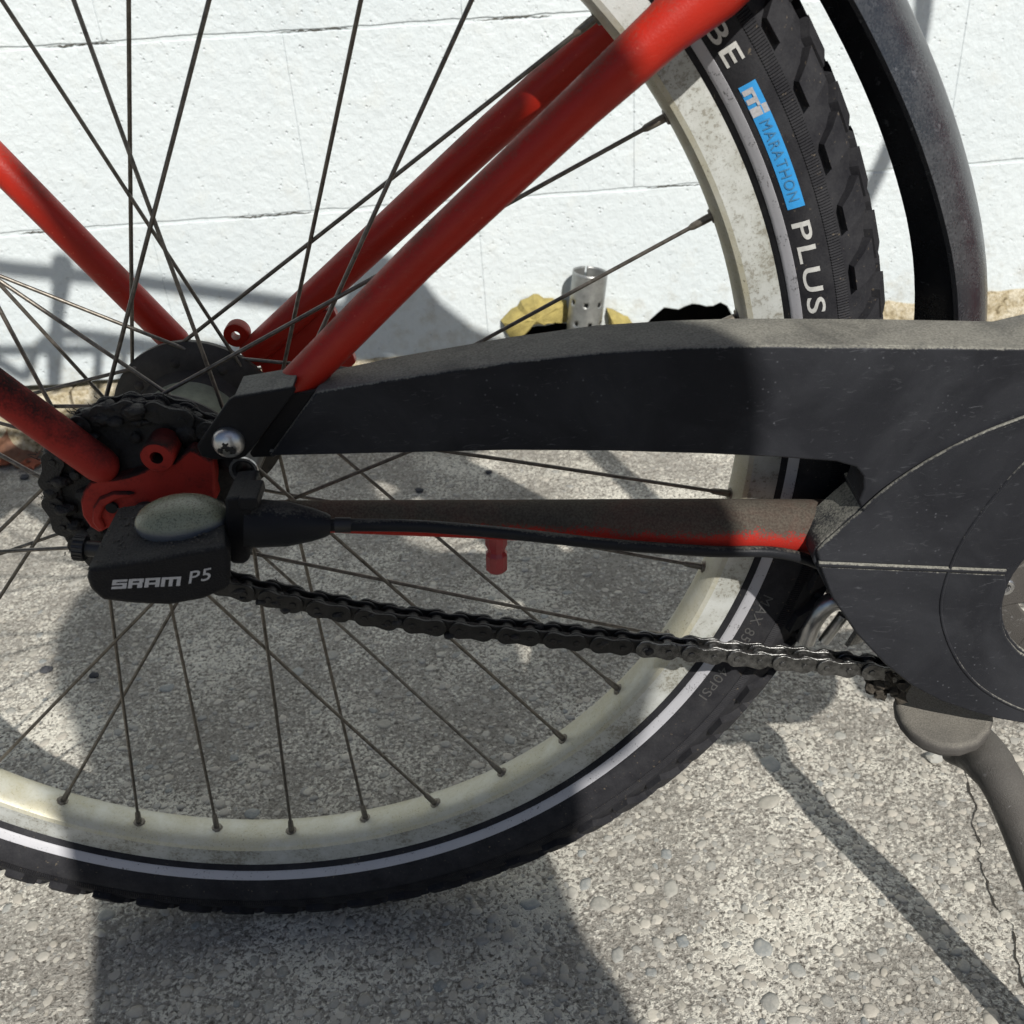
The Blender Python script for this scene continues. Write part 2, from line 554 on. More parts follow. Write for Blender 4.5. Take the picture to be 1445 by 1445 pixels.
def mk_pebble(name, cols):
    M = Mat(name)
    oi = M.n('ObjectInfo')
    g = M.n('NewGeometry')
    rnd = M.math('FRACT', M.math('ADD', oi.outputs['Random'], g.outputs['Random Per Island']))
    n = len(cols)
    c = M.ramp(rnd, [(i / (n - 1), cc) for i, cc in enumerate(cols)])
    n1 = M.noise(500, 5, 0.6)
    c = M.mix(M.math('MULTIPLY', M.ramp(n1, [(0.45, 0.0), (0.70, 1.0)]), 0.28), c, (0.42, 0.40, 0.35))
    n2 = M.noise(90, 3, 0.6)
    c = M.mix(M.math('MULTIPLY', M.ramp(n2, [(0.5, 0.0), (0.68, 1.0)]), 0.30), c, (0.42, 0.40, 0.35))
    M.base(c).rough(0.75)
    M.bump(n1, 0.0004)
    return M.m
PCOL = [(0.29, 0.27, 0.235), (0.36, 0.335, 0.29), (0.20, 0.20, 0.19), (0.42, 0.395, 0.34), (0.25, 0.245, 0.225), (0.31, 0.285, 0.24)]
MT['pebble'] = mk_pebble('embedded_pebble_stone', [(0.20, 0.215, 0.215), (0.29, 0.28, 0.25), (0.16, 0.175, 0.18), (0.265, 0.25, 0.215), (0.215, 0.225, 0.22), (0.31, 0.295, 0.255)])
MT['grit'] = mk_pebble('fine_aggregate_stone', PCOL)
MT['darkstone'] = simple('dark_stone', (0.05, 0.052, 0.06), 0.8, 0.0, 200, 0.4, 0.0006, 500)
MT['crackdark'] = simple('dirt_and_shade_in_a_crack', (0.03, 0.026, 0.02), 0.95)
MT['leafbrown'] = simple('dry_brown_leaf', (0.20, 0.095, 0.055), 0.7, 0.0, 90, 0.5, 0.0006, 300)
MT['leafred'] = simple('dry_red_leaf', (0.36, 0.10, 0.05), 0.7, 0.0, 90, 0.5, 0.0006, 300)
MT['leafgreen'] = simple('fresh_green_leaf', (0.10, 0.20, 0.045), 0.5, 0.0, 120, 0.4)
MT['skin'] = simple('skin', (0.40, 0.25, 0.18), 0.55, 0.0, 60, 0.2)
MT['jacket'] = simple('dark_jacket_cloth', (0.03, 0.035, 0.05), 0.9, 0.0, 60, 0.3, 0.001, 600)
MT['trousers'] = simple('denim_cloth', (0.04, 0.055, 0.09), 0.9, 0.0, 60, 0.3)
MT['hair'] = simple('brown_hair', (0.03, 0.02, 0.014), 0.6)

# ------------------------------------------------------------------ pavement
mb = MB()
S = 30000.0
mb.add([(-S, -S, GZ), (S, -S, GZ), (S, S, GZ), (-S, S, GZ)], [(0, 1, 2, 3)])
pavement = mb.build('pavement', MT['ground'], smooth=None, fix=False)
tag(pavement, kind='structure')

def pebble_verts(rx_, ry_, hz, sink, n, seed):
    rnd = random.Random(seed)
    ph = rnd.random() * 6
    jr = [1 + rnd.uniform(-0.16, 0.16) for _ in range(n)]
    vs = []
    for (k, zz) in ((1.0, -sink), (0.86, hz * 0.55), (0.48, hz * 0.93)):
        for i in range(n):
            a = 2 * PI * i / n + ph
            vs.append((rx_ * k * jr[i] * math.cos(a), ry_ * k * jr[i] * math.sin(a), zz))
    vs.append((0, 0, hz))
    fs = []
    for q in range(2):
        for i in range(n):
            j = (i + 1) % n
            fs.append((q * n + i, q * n + j, (q + 1) * n + j, (q + 1) * n + i))
    for i in range(n):
        fs.append((2 * n + i, 2 * n + (i + 1) % n, 3 * n))
    return vs, fs

protos = []
for i in range(8):
    vs, fs = pebble_verts(10, 6.2 + (i % 4) * 1.1, 0.95, 3.0, 12, 100 + i)
    me = bpy.data.meshes.new('pebble')
    me.from_pydata([(v[0] / 1000, v[1] / 1000, v[2] / 1000) for v in vs], [], fs)
    me.materials.append(MT['pebble'])
    me.shade_smooth()
    protos.append(me)
rnd = random.Random(11)
cells = {}
def free(x, y, r):
    cx, cy = int(x // 40), int(y // 40)
    for i in range(cx - 1, cx + 2):
        for j in range(cy - 1, cy + 2):
            for (a, b, q) in cells.get((i, j), ()):
                if (a - x) ** 2 + (b - y) ** 2 < (q + r) ** 2:
                    return False
    return True
count = 0
while count < 290:
    t = rnd.random()
    y = -190 + 560 * t ** 1.5
    x = rnd.uniform(-300 - 0.35 * max(0, y), 620 + 0.4 * max(0, y))
    r = min(11.5, 3.4 + rnd.expovariate(1 / 1.7))
    if not free(x, y, r * 1.05):
        continue
    cells.setdefault((int(x // 40), int(y // 40)), []).append((x, y, r))
    o = bpy.data.objects.new('pebble', protos[rnd.randrange(8)])
    COL.objects.link(o)
    o.parent = pavement
    o.location = W((x, y, GZ - 0.35))
    o.rotation_euler = (rnd.uniform(-.05, .05), rnd.uniform(-.05, .05), rnd.uniform(0, 2 * PI))
    s_ = r / 10.0
    o.scale = (s_, s_, 0.55 + 0.45 * s_)
    count += 1
mb = MB()
V, F = [], []
for i in range(21000):
    t = rnd.random()
    y = -200 + 960 * t ** 1.25
    x = rnd.uniform(-330 - 0.45 * max(0, y), 640 + 0.45 * max(0, y))
    r = min(6.0, 1.3 + rnd.expovariate(1 / 1.1))
    if not free(x, y, r * 0.6):
        continue
    vs, fs = pebble_verts(r, r * rnd.uniform(.55, .95), r * rnd.uniform(.10, .26), 1.2, 6, i)
    a = rnd.uniform(0, 2 * PI)
    c_, s_ = math.cos(a), math.sin(a)
    b = len(V)
    V += [(x + v[0] * c_ - v[1] * s_, y + v[0] * s_ + v[1] * c_, GZ + v[2]) for v in vs]
    F += [tuple(q + b for q in f) for f in fs]
mb.add(V, F)
grit = mb.build('aggregate', MT['grit'], pavement, smooth=60, fix=False)
tag(grit, 'fine stone aggregate showing through the worn concrete', kind='stuff')

# crack running through the slab: thin strip coloured dark for its shade and dirt
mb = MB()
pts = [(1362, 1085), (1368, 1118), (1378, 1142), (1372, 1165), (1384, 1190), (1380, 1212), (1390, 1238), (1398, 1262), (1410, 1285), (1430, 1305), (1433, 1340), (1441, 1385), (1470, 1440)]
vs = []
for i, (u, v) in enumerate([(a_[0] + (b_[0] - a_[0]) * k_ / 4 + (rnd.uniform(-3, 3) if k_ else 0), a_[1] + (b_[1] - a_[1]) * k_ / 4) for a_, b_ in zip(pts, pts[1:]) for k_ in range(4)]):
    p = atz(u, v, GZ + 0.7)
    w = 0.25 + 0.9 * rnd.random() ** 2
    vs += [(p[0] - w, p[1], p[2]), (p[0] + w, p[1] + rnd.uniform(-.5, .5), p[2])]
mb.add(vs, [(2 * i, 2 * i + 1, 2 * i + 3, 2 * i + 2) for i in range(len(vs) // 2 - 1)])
mb.build('crack', MT['crackdark'], pavement, smooth=None)

# ------------------------------------------------------------------ painted block wall
TILT = -0.018
def wp(s, h, d):
    return (s, wall_y(s) - d, h + TILT * s)

wall = MB()
vs = []
for (s, h) in ((-5000, -222), (6000, -222), (6000, 2200), (-5000, 2200)):
    vs += [wp(s, h, -1.5), wp(s, h, -150)]
wall.add(vs, [(0, 2, 4, 6), (1, 7, 5, 3), (0, 1, 3, 2), (2, 3, 5, 4), (4, 5, 7, 6), (6, 7, 1, 0)])
wall = wall.build('block_wall', MT['mortar'], smooth=None)
tag(wall, 'white painted concrete block wall behind the bicycle, broken open at its foot', 'wall')

wr = random.Random(5)
def notch(s):
    """height to which the bottom course is broken away"""
    z = -281.0
    if 172 < s < 262:
        z = max(z, -252 + 5 * noise.noise((s * 0.05, 0, 1)))
    if 340 < s < 476:
        e = min(s - 340, 476 - s) / 30.0
        z = max(z, -281 + 40 * min(1, e) ** 0.6 + 12 * noise.noise((s * 0.045, 3, 1)) + 5 * noise.noise((s * 0.2, 3, 9)))
    return z

def block(s0, s1, h0, h1, low=False):
    g = 1.9
    d = wr.uniform(-0.12, 0.12)
    out = []
    def run(a, b, n):
        for i in range(n):
            t = i / n
            out.append((a[0] + (b[0] - a[0]) * t, a[1] + (b[1] - a[1]) * t))
    gv = 0.03
    run((s0 + gv, h0 + g), (s1 - gv, h0 + g), 42)
    run((s1 - gv, h0 + g), (s1 - gv, h1 - g), 14)
    run((s1 - gv, h1 - g), (s0 + gv, h1 - g), 42)
    run((s0 + gv, h1 - g), (s0 + gv, h0 + g), 14)
    pts_ = []
    for (a, b) in out:
        k = noise.noise((a * 0.02, b * 0.02, s0)) * 1.6 + noise.noise((a * 0.11, b * 0.11, h0)) * 1.3
        k = max(-0.9, k) if b > (h0 + h1) / 2 else max(-0.9, k)
        if min(a - s0, s1 - a) < 1: k = 0
        a2, b2 = a, b + (k if b < (h0 + h1) / 2 else -k)
        if low and abs(b - (h0 + g)) < 0.01:
            b2 = max(b2, notch(a)) if notch(a) > -280 else b2
        pts_.append((a2, b2))
    n = len(pts_)
    m_ = MB()
    fr = [wp(a, b, d) for (a, b) in pts_]
    bk = [wp(a, b, -60) for (a, b) in pts_]
    m_.add(fr + bk, [tuple(range(n)), tuple(range(2 * n - 1, n - 1, -1))] + [(i, i + n, (i + 1) % n + n, (i + 1) % n) for i in range(n)])
    m_.build('block', MT['wall'], wall, smooth=30, bevel=1.0, seg=3)

for c, (h0, h1, off) in enumerate(((-281, -81, 135), (-81, 121, -68), (121, 323, 135), (323, 525, -68))):
    for i in range(-4, 5):
        block(off + 400 * i, off + 400 * (i + 1), h0, h1, c == 0)

# hairline cracks where the mortar has parted, drawn as thin dark strips
cr = random.Random(21)
for (h, s0, s1) in ((121, -75, 12), (121, 150, 238), (121, -330, -250), (-81, -170, -62), (-81, 60, 95), (-81, 150, 185), (-81, 345, 425), (-81, -420, -360)):
    m_ = MB()
    n = int((s1 - s0) / 3)
    vs = []
    for i in range(n + 1):
        s = s0 + (s1 - s0) * i / n
        c_ = h + 1.6 * noise.noise((s * 0.06, h, 0)) + 0.8 * cr.uniform(-1, 1)
        w = (0.25 + 0.9 * cr.random()) * min(1, 4 * min(i, n - i) / n + 0.05)
        vs += [wp(s, c_ - w, -0.3), wp(s, c_ + w, -0.3)]
    m_.add(vs, [(2 * i, 2 * i + 1, 2 * i + 3, 2 * i + 2) for i in range(n)])
    m_.build('crack', MT['wallcrack'], wall, smooth=None)

# bare footing course, with two broken gaps
def footing(s0, s1):
    m_ = MB()
    n = max(4, int((s1 - s0) / 12))
    prof = []
    for i in range(n + 1):
        s = s0 + (s1 - s0) * i / n
        top = -277 + 0.028 * s + 7 * noise.noise((s * 0.03, 1, 2)) + 3 * noise.noise((s * 0.15, 5, 2))
        d = 5 + 5 * noise.noise((s * 0.05, 8, 3))
        prof.append((s, top, d))
    vs, fs = [], []
    for (s, top, d) in prof:
        vs += [wp(s, top, -40), wp(s, top - 2, d - 4), wp(s, top - 9, d), wp(s, -325, d + 3 * noise.noise((s * .08, 4, 4))), (s, wall_y(s) - d - 6, GZ - 3), (s, wall_y(s) + 60, GZ - 3)]
    for i in range(n):
        for k in range(5):
            fs.append((i * 6 + k, i * 6 + k + 1, (i + 1) * 6 + k + 1, (i + 1) * 6 + k))
    fs += [(0, 1, 2, 3, 4, 5), tuple(n * 6 + k for k in range(5, -1, -1))]
    m_.add(vs, fs)
    m_.build('footing', MT['footing'], wall, smooth=50)
footing(-1500, -420); footing(-416, 170); footing(262, 338); footing(478, 900); footing(904, 1800)
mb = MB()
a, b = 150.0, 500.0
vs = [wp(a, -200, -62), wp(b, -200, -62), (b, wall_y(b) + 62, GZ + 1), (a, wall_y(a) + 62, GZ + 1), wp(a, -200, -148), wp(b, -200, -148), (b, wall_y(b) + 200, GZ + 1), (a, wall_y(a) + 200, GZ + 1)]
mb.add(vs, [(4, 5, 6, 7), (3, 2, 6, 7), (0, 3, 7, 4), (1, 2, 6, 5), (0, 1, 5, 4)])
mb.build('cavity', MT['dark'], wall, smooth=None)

# yellow foam round the broken opening
def foam(pts_, name, label):
    m_ = MB()
    fr_, bk_ = [], []
    P = [atw(u, v, 12) for (u, v) in pts_]
    cx = sum(p[0] for p in P) / len(P); cz = sum(p[2] for p in P) / len(P)
    rings = []
    for k, dd in ((1.0, 1.0), (0.93, 12.0), (0.72, 19.0), (0.35, 22.0)):
        rings.append([(cx + (p[0] - cx) * k, wall_y(p[0]) - dd - 4 * noise.noise((p[0] * 0.08, p[2] * 0.08, k)), cz + (p[2] - cz) * k) for p in P])
    n = len(P)
    vs = sum(rings, []) + [(cx, wall_y(cx) - 22, cz)]
    fs = []
    for q in range(3):
        for i in range(n):
            j = (i + 1) % n
            fs.append((q * n + i, q * n + j, (q + 1) * n + j, (q + 1) * n + i))
    fs += [(3 * n + i, 3 * n + (i + 1) % n, 4 * n) for i in range(n)]
    m_.add(vs, fs)
    o = m_.build(name, MT['foam'], smooth=30)
    tag(o, label, 'foam', 'cut foam round the pipe')
    return o
def ragged(pts_, step=7, amp=2.4, seed=1):
    q = random.Random(seed)
    out = []
    for i, a in enumerate(pts_):
        b = pts_[(i + 1) % len(pts_)]
        n = max(1, int(math.hypot(b[0] - a[0], b[1] - a[1]) / step))
        for k in range(n):
            t = k / n
            out.append((a[0] + (b[0] - a[0]) * t + q.uniform(-amp, amp), a[1] + (b[1] - a[1]) * t + q.uniform(-amp, amp)))
    return out
foam(ragged([(708, 454), (722, 440), (744, 424), (760, 418), (778, 427), (802, 428), (804, 456), (770, 457), (738, 459), (731, 482), (722, 490), (714, 472)]), 'foam_collar', 'ragged yellow foam collar at the wall foot, over the dark gap left of the pipe')
foam(ragged([(858, 440), (874, 444), (886, 452), (898, 466), (896, 490), (858, 492)], seed=4), 'foam_collar', 'small yellow foam lump between the pipe and the wide dark gap')

# perforated pipe stub
pb = atw(822, 478, 36)
pt = atw(833, 383, 36)
ax = (Vector(pt) - Vector(pb)).normalized()
base = Vector(pb) - ax * ((pb[2] - GZ) / ax.z)
L = (Vector(pt) - base).length
e1 = Vector((1, 0, 0)); e1 = (e1 - ax * e1.dot(ax)).normalized(); e2 = ax.cross(e1)
n, rows = 52, int(L / 2.9)
mb = MB()
vs = [base + ax * (L * j / rows) + (e1 * math.cos(2 * PI * i / n) + e2 * math.sin(2 * PI * i / n)) * 22.5 for j in range(rows + 1) for i in range(n)]
skip = set()
for hz_, ph in ((rows - 14, 2), (rows - 23, 5), (rows - 32, 2), (rows - 41, 5), (rows - 50, 2)):
    for c in range(0, n, 7):
        for a in (0, 1):
            for b in (0, 1):
                skip.add((hz_ + a, (c + ph + b) % n))
for j in range(rows - 7, rows):
    skip.add((j, 14))
fs = [(j * n + i, j * n + (i + 1) % n, (j + 1) * n + (i + 1) % n, (j + 1) * n + i) for j in range(rows) for i in range(n) if (j, i) not in skip]
mb.add(vs, fs)
pipe = mb.build('pipe_stub', MT['galv'], smooth=60)
md = pipe.modifiers.new('wall', 'SOLIDIFY'); md.thickness = 0.0015; md.offset = -1
tag(pipe, 'perforated galvanised pipe stub standing at the foot of the wall', 'pipe')

# loose things on the pavement
def stone(u, v, r, seed, label):
    p = atz(u, v, GZ)
    m_ = MB()
    m_.ball((p[0], p[1], GZ + r * 0.42), (r, r * 0.8, r * 0.55), 2, 0.5, seed, 1.3)
    o = m_.build('stone', MT['pebble'] if 'grey' in label else MT['darkstone'], smooth=25)
    tag(o, label, 'stone', 'loose dark stones on the pavement')
stone(66, 948, 6, 1, 'larger loose dark stone at the edge of the sunlit patch inside the wheel')
stone(133, 955, 5, 2, 'loose dark stone in shade beside the sunlit patch inside the wheel')
stone(690, 668, 4.5, 3, 'small dark stone on the concrete seen between chain guard and chainstay')
stone(592, 694, 5.5, 4, 'dark stone on the concrete just above the chainstay')
stone(36, 676, 6, 5, 'dark stone on the concrete in front of the dry leaves')
stone(1318, 1072, 7, 6, 'grey stone chip beside the kickstand at the top of the crack')

def leaf(u, v, h, size, rot, mat, label, curl, seed, grp='leaves at the foot of the wall'):
    p = atz(u, v, GZ + h)
    q = random.Random(seed)
    m_ = MB()
    nu, nv = 9, 7
    M3 = Matrix.Rotation(rot[2], 3, 'Z') @ Matrix.Rotation(rot[1], 3, 'Y') @ Matrix.Rotation(rot[0], 3, 'X')
    vs = []
    for i in range(nu):
        t = i / (nu - 1)
        w = math.sin(PI * min(1, t * 0.97 + 0.03)) ** 0.75 * 0.42 * (1 + 0.18 * math.sin(t * 17 + seed))
        for j in range(nv):
            s = j / (nv - 1) * 2 - 1
            x, y = (t - 0.5) * size, s * w * size
            z = curl * size * (s * s * 0.55 + (t - 0.5) ** 2 * 0.9) + 0.05 * size * noise.noise((x * 0.06, y * 0.06, seed))
            vs.append(Vector(p) + M3 @ Vector((x, y, z)))
    low = min(v_.z for v_ in vs)
    vs = [v_ + Vector((0, 0, GZ + h * 0.0 + 0.4 - low if h < 1 else 0)) for v_ in vs]
    m_.add(vs, [(i * nv + j, (i + 1) * nv + j, (i + 1) * nv + j + 1, i * nv + j + 1) for i in range(nu - 1) for j in range(nv - 1)])
    m_.tube([vs[nv // 2], vs[nv // 2] + M3 @ Vector((-size * 0.25, 2, 3))], 0.9, 6)
    o = m_.build('leaf', mat, smooth=60)
    md_ = o.modifiers.new('t', 'SOLIDIFY'); md_.thickness = 0.0004
    tag(o, label, 'leaf', grp)
leaf(30, 648, 0, 62, (0.9, 0.2, 0.6), MT['leafbrown'], 'large curled brown leaf standing against the foot of the wall', 0.35, 1)
leaf(8, 652, 0, 46, (0.15, -0.1, 0.2), MT['leafred'], 'flat orange red leaf lying below the curled brown leaf', 0.25, 2)
leaf(44, 660, 0, 34, (0.1, 0.1, 2.2), MT['leafred'], 'small orange red leaf tip on the concrete edge beside the sprocket', 0.3, 3)
leaf(-25, 650, 0, 50, (0.3, 0.1, 1.4), MT['leafbrown'], 'brown leaf lying among red leaves by the wall', 0.3, 4)
leaf(2, 612, 34, 30, (0.5, 0.3, 0.3), MT['leafgreen'], 'fresh green leaf of a weed growing at the foot of the wall', 0.2, 5)
leaf(-18, 628, 22, 34, (0.5, -0.3, 2.0), MT['leafgreen'], 'lower green weed leaf at the foot of the wall', 0.2, 6)

# ------------------------------------------------------------------ bicycle
bike = empty('bicycle', (0, 0, 0))
tag(bike, 'old red bicycle with black chain guard and grimy hub parked before the white wall', 'bicycle')
PH0 = 40.907

# ---- rear wheel
mb = MB()
NSEG = 220
mb.m = 0
mb.lathe([(319, -10.6), (319, -12.6), (311, -12.9), (304, -13.2)], NSEG)
mb.lathe([(304, 13.2), (311, 12.9), (319, 12.6), (319, 10.6), (309, 10), (308, 0), (309, -10), (319, -10.6)], NSEG)
mb.m = 1
mb.lathe([(304, -13.2), (301.5, -12.2), (299.5, -9.5), (298.4, -5), (298, 0), (298.4, 5), (299.5, 9.5), (301.5, 12.2), (304, 13.2)], NSEG)
wheel = mb.build('wheel', [MT['rim'], MT['rimbed']], bike, smooth=28)

TP = [(317, -10.4), (319.2, -13.6), (321.4, -16.0), (324.5, -18.7), (328, -21.0), (333, -23.2), (339, -24.5), (345, -24.3), (350, -22.9), (355, -20.4), (359.6, -16.2), (363.2, -10.6), (365.2, -5), (365.6, 0)]
TPF = TP + [(r, -y) for r, y in TP[-2::-1]]
def tyre_y(r):
    for (r0, y0), (r1, y1) in zip(TP, TP[1:]):
        if r0 <= r <= r1:
            return y0 + (y1 - y0) * (r - r0) / (r1 - r0)
    return TP[0][1]
mb = MB()
mb.lathe(TPF, NSEG)
# fine ribbed band moulded into both sidewalls
nr = 1600
for sd in (-1, 1):
    if sd > 0:
        continue
    vs = []
    for i in range(nr * 2):
        a = 2 * PI * (i + 0.5 * 0) / (nr * 2)
        lift = 0.75 if i % 2 == 0 else 0.05
        for r in (341.5, 344.2, 347.0):
            y = tyre_y(r) - lift
            vs.append((r * math.cos(a + (r - 344) * 0.0), y, r * math.sin(a)))
    fs = []
    for i in range(nr * 2):
        j = (i + 1) % (nr * 2)
        for k in range(2):
            fs.append((i * 3 + k, i * 3 + k + 1, j * 3 + k + 1, j * 3 + k))
    mb.add(vs, fs)
mb.build('tyre', MT['tyre'], wheel, smooth=25, fix=False)

# arc-length walk along the tyre section, for tread blocks
def sect(t):
    """t in mm from crown centre towards the near side (negative y); returns r, y, normal"""
    pts_ = [(r, y) for r, y in TP[::-1]]
    sgn = 1
    if t < 0:
        t, sgn = -t, -1
    d = 0
    for (r0, y0), (r1, y1) in zip(pts_, pts_[1:]):
        l = math.hypot(r1 - r0, y1 - y0)
        if d + l >= t:
            k = (t - d) / l
            r, y = r0 + (r1 - r0) * k, y0 + (y1 - y0) * k
            nr_, ny_ = -(y1 - y0) / l, (r1 - r0) / l
            return r, y * sgn, nr_, ny_ * sgn
        d += l
    return pts_[-1][0], pts_[-1][1] * sgn, 0, -sgn
mb = MB()
NT = 75
def tread(ac, t0, t1, w0, w1, skew, h):
    quads = []
    for (t, w, sk) in ((t0, w0, 0.0), ((t0 + t1) / 2, (w0 + w1) / 2, skew / 2), (t1, w1, skew)):
        for e in (-1, 1):
            r, y, nr_, ny_ = sect(t)
            a = ac + (sk + e * w / 2) / 364.0
            row = []
            for hh, sh in ((-1.5, 0), (h, 0.5)):
                a2 = a - e * sh / 364.0
                row.append(((r + nr_ * hh) * math.cos(a2), y + ny_ * hh, (r + nr_ * hh) * math.sin(a2)))
            quads.append(row)
    vs = [p for q in quads for p in q]
    # per station: [minus-low, minus-high, plus-low, plus-high]
    fs = []
    for s in range(2):
        b = s * 4; c = b + 4
        fs += [(b + 1, b + 3, c + 3, c + 1), (b, b + 1, c + 1, c), (b + 2, c + 2, c + 3, b + 3)]
    fs += [(0, 2, 3, 1), (8, 9, 11, 10)]
    mb.add(vs, fs)
for i in range(NT):
    a = 2 * PI * i / NT
    st = 2 * PI * 364 / NT
    for sg in (1, -1):
        tread(a, sg * 18.5, sg * 30.0, 17.0, 13.0, -6.5, 4.4)
        tread(a + 9 / 364.0, sg * 9.6, sg * 17.0, 17.0, 15.5, -5.0, 4.2)
        tread(a + (0.5 * st if sg > 0 else 0) / 364.0, sg * 1.2, sg * 8.0, 19.0, 18.0, -3.0, 3.0)
mb.build('tread', MT['tyre'], wheel, smooth=20)

mb = MB()
def lift_prof(r0, r1, n, h):
    out = []
    for i in range(n + 1):
        r = r0 + (r1 - r0) * i / n
        out.append((r, tyre_y(r) - h))
    return out
mb.lathe([(321.2, tyre_y(321.2) + 0.1)] + lift_prof(321.4, 325.8, 4, 0.35) + [(326.0, tyre_y(326.0) + 0.1)], NSEG)
mb.build('reflective_stripe', MT['stripe'], wheel, smooth=40)

# hub
mb = MB()
mb.m = 0
mb.lathe([(10, 52), (14, 50), (14, 44), (24, 42), (46, 40), (48, 37), (48, 34), (44, 31.5), (33, 30), (29, 24)], 64)
for k in range(9):
    a = 2 * PI * k / 9 + 0.3
    mb.ball((37 * math.cos(a), 31.5, 37 * math.sin(a)), (3.2, 2.2, 3.2), 2)
mb.m = 1
mb.lathe([(29, 24), (27, 18), (27, -18), (30, -22)], 64)
mb.m = 0
mb.lathe([(30, -22), (45, -25), (46, -28), (44, -31), (24, -33), (22, -42), (20, -60), (7, -61), (7, -76), (0, -76)], 64)
mb.build('hub', [MT['hub'], MT['hubshell']], wheel, smooth=35)

# spokes, four patterns repeated round the wheel
pat = {0: (36, 1), 1: (-28, 1), 2: (36, -1), 3: (-28, -1)}
sp_proto, np_proto = {}, {}
for k4, (yf, sg) in pat.items():
    h = R(60 * sg)
    p0 = Vector((42 * math.cos(h), yf * 0.97, 42 * math.sin(h)))
    p1 = Vector((300, 2.2 if yf > 0 else -2.2, 0))
    p1 = Vector((299, 1.5 if yf > 0 else -1.5, 0))
    d = (p1 - p0).normalized()
    mb = MB()
    out = Vector((0, 1 if (k4 in (0, 3)) else -1, 0))
    mid = p0.lerp(p1, 0.33) + out * 0.8
    mb.tube([p0 + out * 2.0 - d * 1.5, p0 + out * 1.6 + d * 2, p0.lerp(p1, 0.15) + out * 1.4, mid, p0.lerp(p1, 0.55), p1 - d * 3], 1.08, 8)
    mb.tube([p0 - out * 3.4, p0 - out * 2.2, p0 + out * 1.5], [2.0, 1.6, 1.1], 8)
    o = mb.build('spoke', MT['spoke'], wheel, smooth=50, origin=(0, 0, 0))
    sp_proto[k4] = o
    mb = MB()
    mb.tube([p1 + d * 2, p1 - d * 0.4, p1 - d * 0.5, p1 - d * 1.6, p1 - d * 1.7, p1 - d * 5, p1 - d * 11, p1 - d * 12.5], [4.4, 4.4, 3.9, 3.4, 2.0, 2.0, 1.75, 1.2], 10)
    np_proto[k4] = mb.build('nipple', MT['nipple'], wheel, smooth=35, origin=(0, 0, 0))
for k in range(36):
    ang = R(PH0 - 10 * k)
    for pr, nm in ((sp_proto, 'spoke'), (np_proto, 'nipple')):
        o = pr[k % 4]
        if k < 4:
            o.rotation_euler = (0, -ang, 0)
        else:
            clone(o, nm, wheel, o.location.copy(), (0, -ang, 0))

# ---- lettering helper: font outlines laid on a surface
def text_obj(body, fn, name, mat, parent, size=1.0, bold=0.0, shear=0.0, spacing=1.0, sub=0):
    cu = bpy.data.curves.new('t', 'FONT')
    cu.body = body
    cu.size = size
    cu.offset = bold
    cu.shear = shear
    cu.space_character = spacing
    cu.resolution_u = 5
    ob = bpy.data.objects.new('t', cu)
    COL.objects.link(ob)
    dg = bpy.context.evaluated_depsgraph_get()
    me = bpy.data.meshes.new_from_object(ob.evaluated_get(dg))
    bpy.data.objects.remove(ob)
    bm = bmesh.new()
    bm.from_mesh(me)
    if sub:
        bmesh.ops.triangulate(bm, faces=bm.faces)
        bmesh.ops.subdivide_edges(bm, edges=bm.edges, cuts=sub, use_grid_fill=True)
    xs = [v.co.x for v in bm.verts]; ys = [v.co.y for v in bm.verts]
    x0, x1, y0, y1 = min(xs), max(xs), min(ys), max(ys)
    for v in bm.verts:
        v.co = W(fn((v.co.x - x0) / (x1 - x0), (v.co.y - y0) / (y1 - y0)))
    bm.to_mesh(me)
    bm.free()
    me.name = name
    me.materials.clear()
    me.materials.append(mat)
    o = bpy.data.objects.new(name, me)
    COL.objects.link(o)
    o.parent = parent
    return o

def tyre_fn(a0, a1, r0, r1, h=0.35):
    """text runs clockwise from angle a0 to a1 (degrees), feet at r0, heads at r1"""
    def fn(s, t):
        r = r0 + (r1 - r0) * t
        a = R(a0 + (a1 - a0) * s)
        return (r * math.cos(a), tyre_y(r) - h, r * math.sin(a))
    return fn
def pang(u, v, y=-23.0):
    p = at(u, v, y)
    return math.degrees(math.atan2(p[2], p[0]))
a_b0, a_b1 = pang(985, 28), pang(1027, 98)
text_obj('SCHWALBE', tyre_fn(a_b1 + (a_b0 - a_b1) * 4.35, a_b1, 328.4, 336.6), 'lettering', MT['printw'], wheel, bold=0.012, spacing=1.12, sub=4)
l0, l1 = pang(1054, 118), pang(1122, 294)
mb = MB()
vs = []
NL = 30
for i in range(NL + 1):
    a = R(l0 + (l1 - l0) * i / NL)
    for r in (328.6, 331.0, 333.5, 336.0):
        vs.append((r * math.cos(a), tyre_y(r) - 0.3, r * math.sin(a)))
mb.add(vs, [(i * 4 + k, i * 4 + k + 1, i * 4 + k + 5, i * 4 + k + 4) for i in range(NL) for k in range(3)])
mb.build('blue_label', MT['blue'], wheel, smooth=60)
text_obj('MARATHON', tyre_fn(l0 + (l1 - l0) * 0.29, l0 + (l1 - l0) * 0.94, 330.2, 334.6, 0.6), 'lettering', MT['bluetext'], wheel, bold=0.0, spacing=1.15, sub=3)
mb = MB()
vs = []
def lbl_quad(s0, s1, r0, r1):
    vs = []
    for s in (s0, s1):
        a = R(l0 + (l1 - l0) * s)
        for r in (r0, r1):
            vs.append((r * math.cos(a), tyre_y(r) - 0.6, r * math.sin(a)))
    mb.add(vs, [(0, 1, 3, 2)])
for (s0, s1) in ((0.035, 0.075), (0.105, 0.145), (0.175, 0.245)):
    lbl_quad(s0, s1, 329.0 if s1 < 0.2 else 328.7, 333.6 if s1 < 0.2 else 335.9)
lbl_quad(0.075, 0.105, 332.4, 333.6)
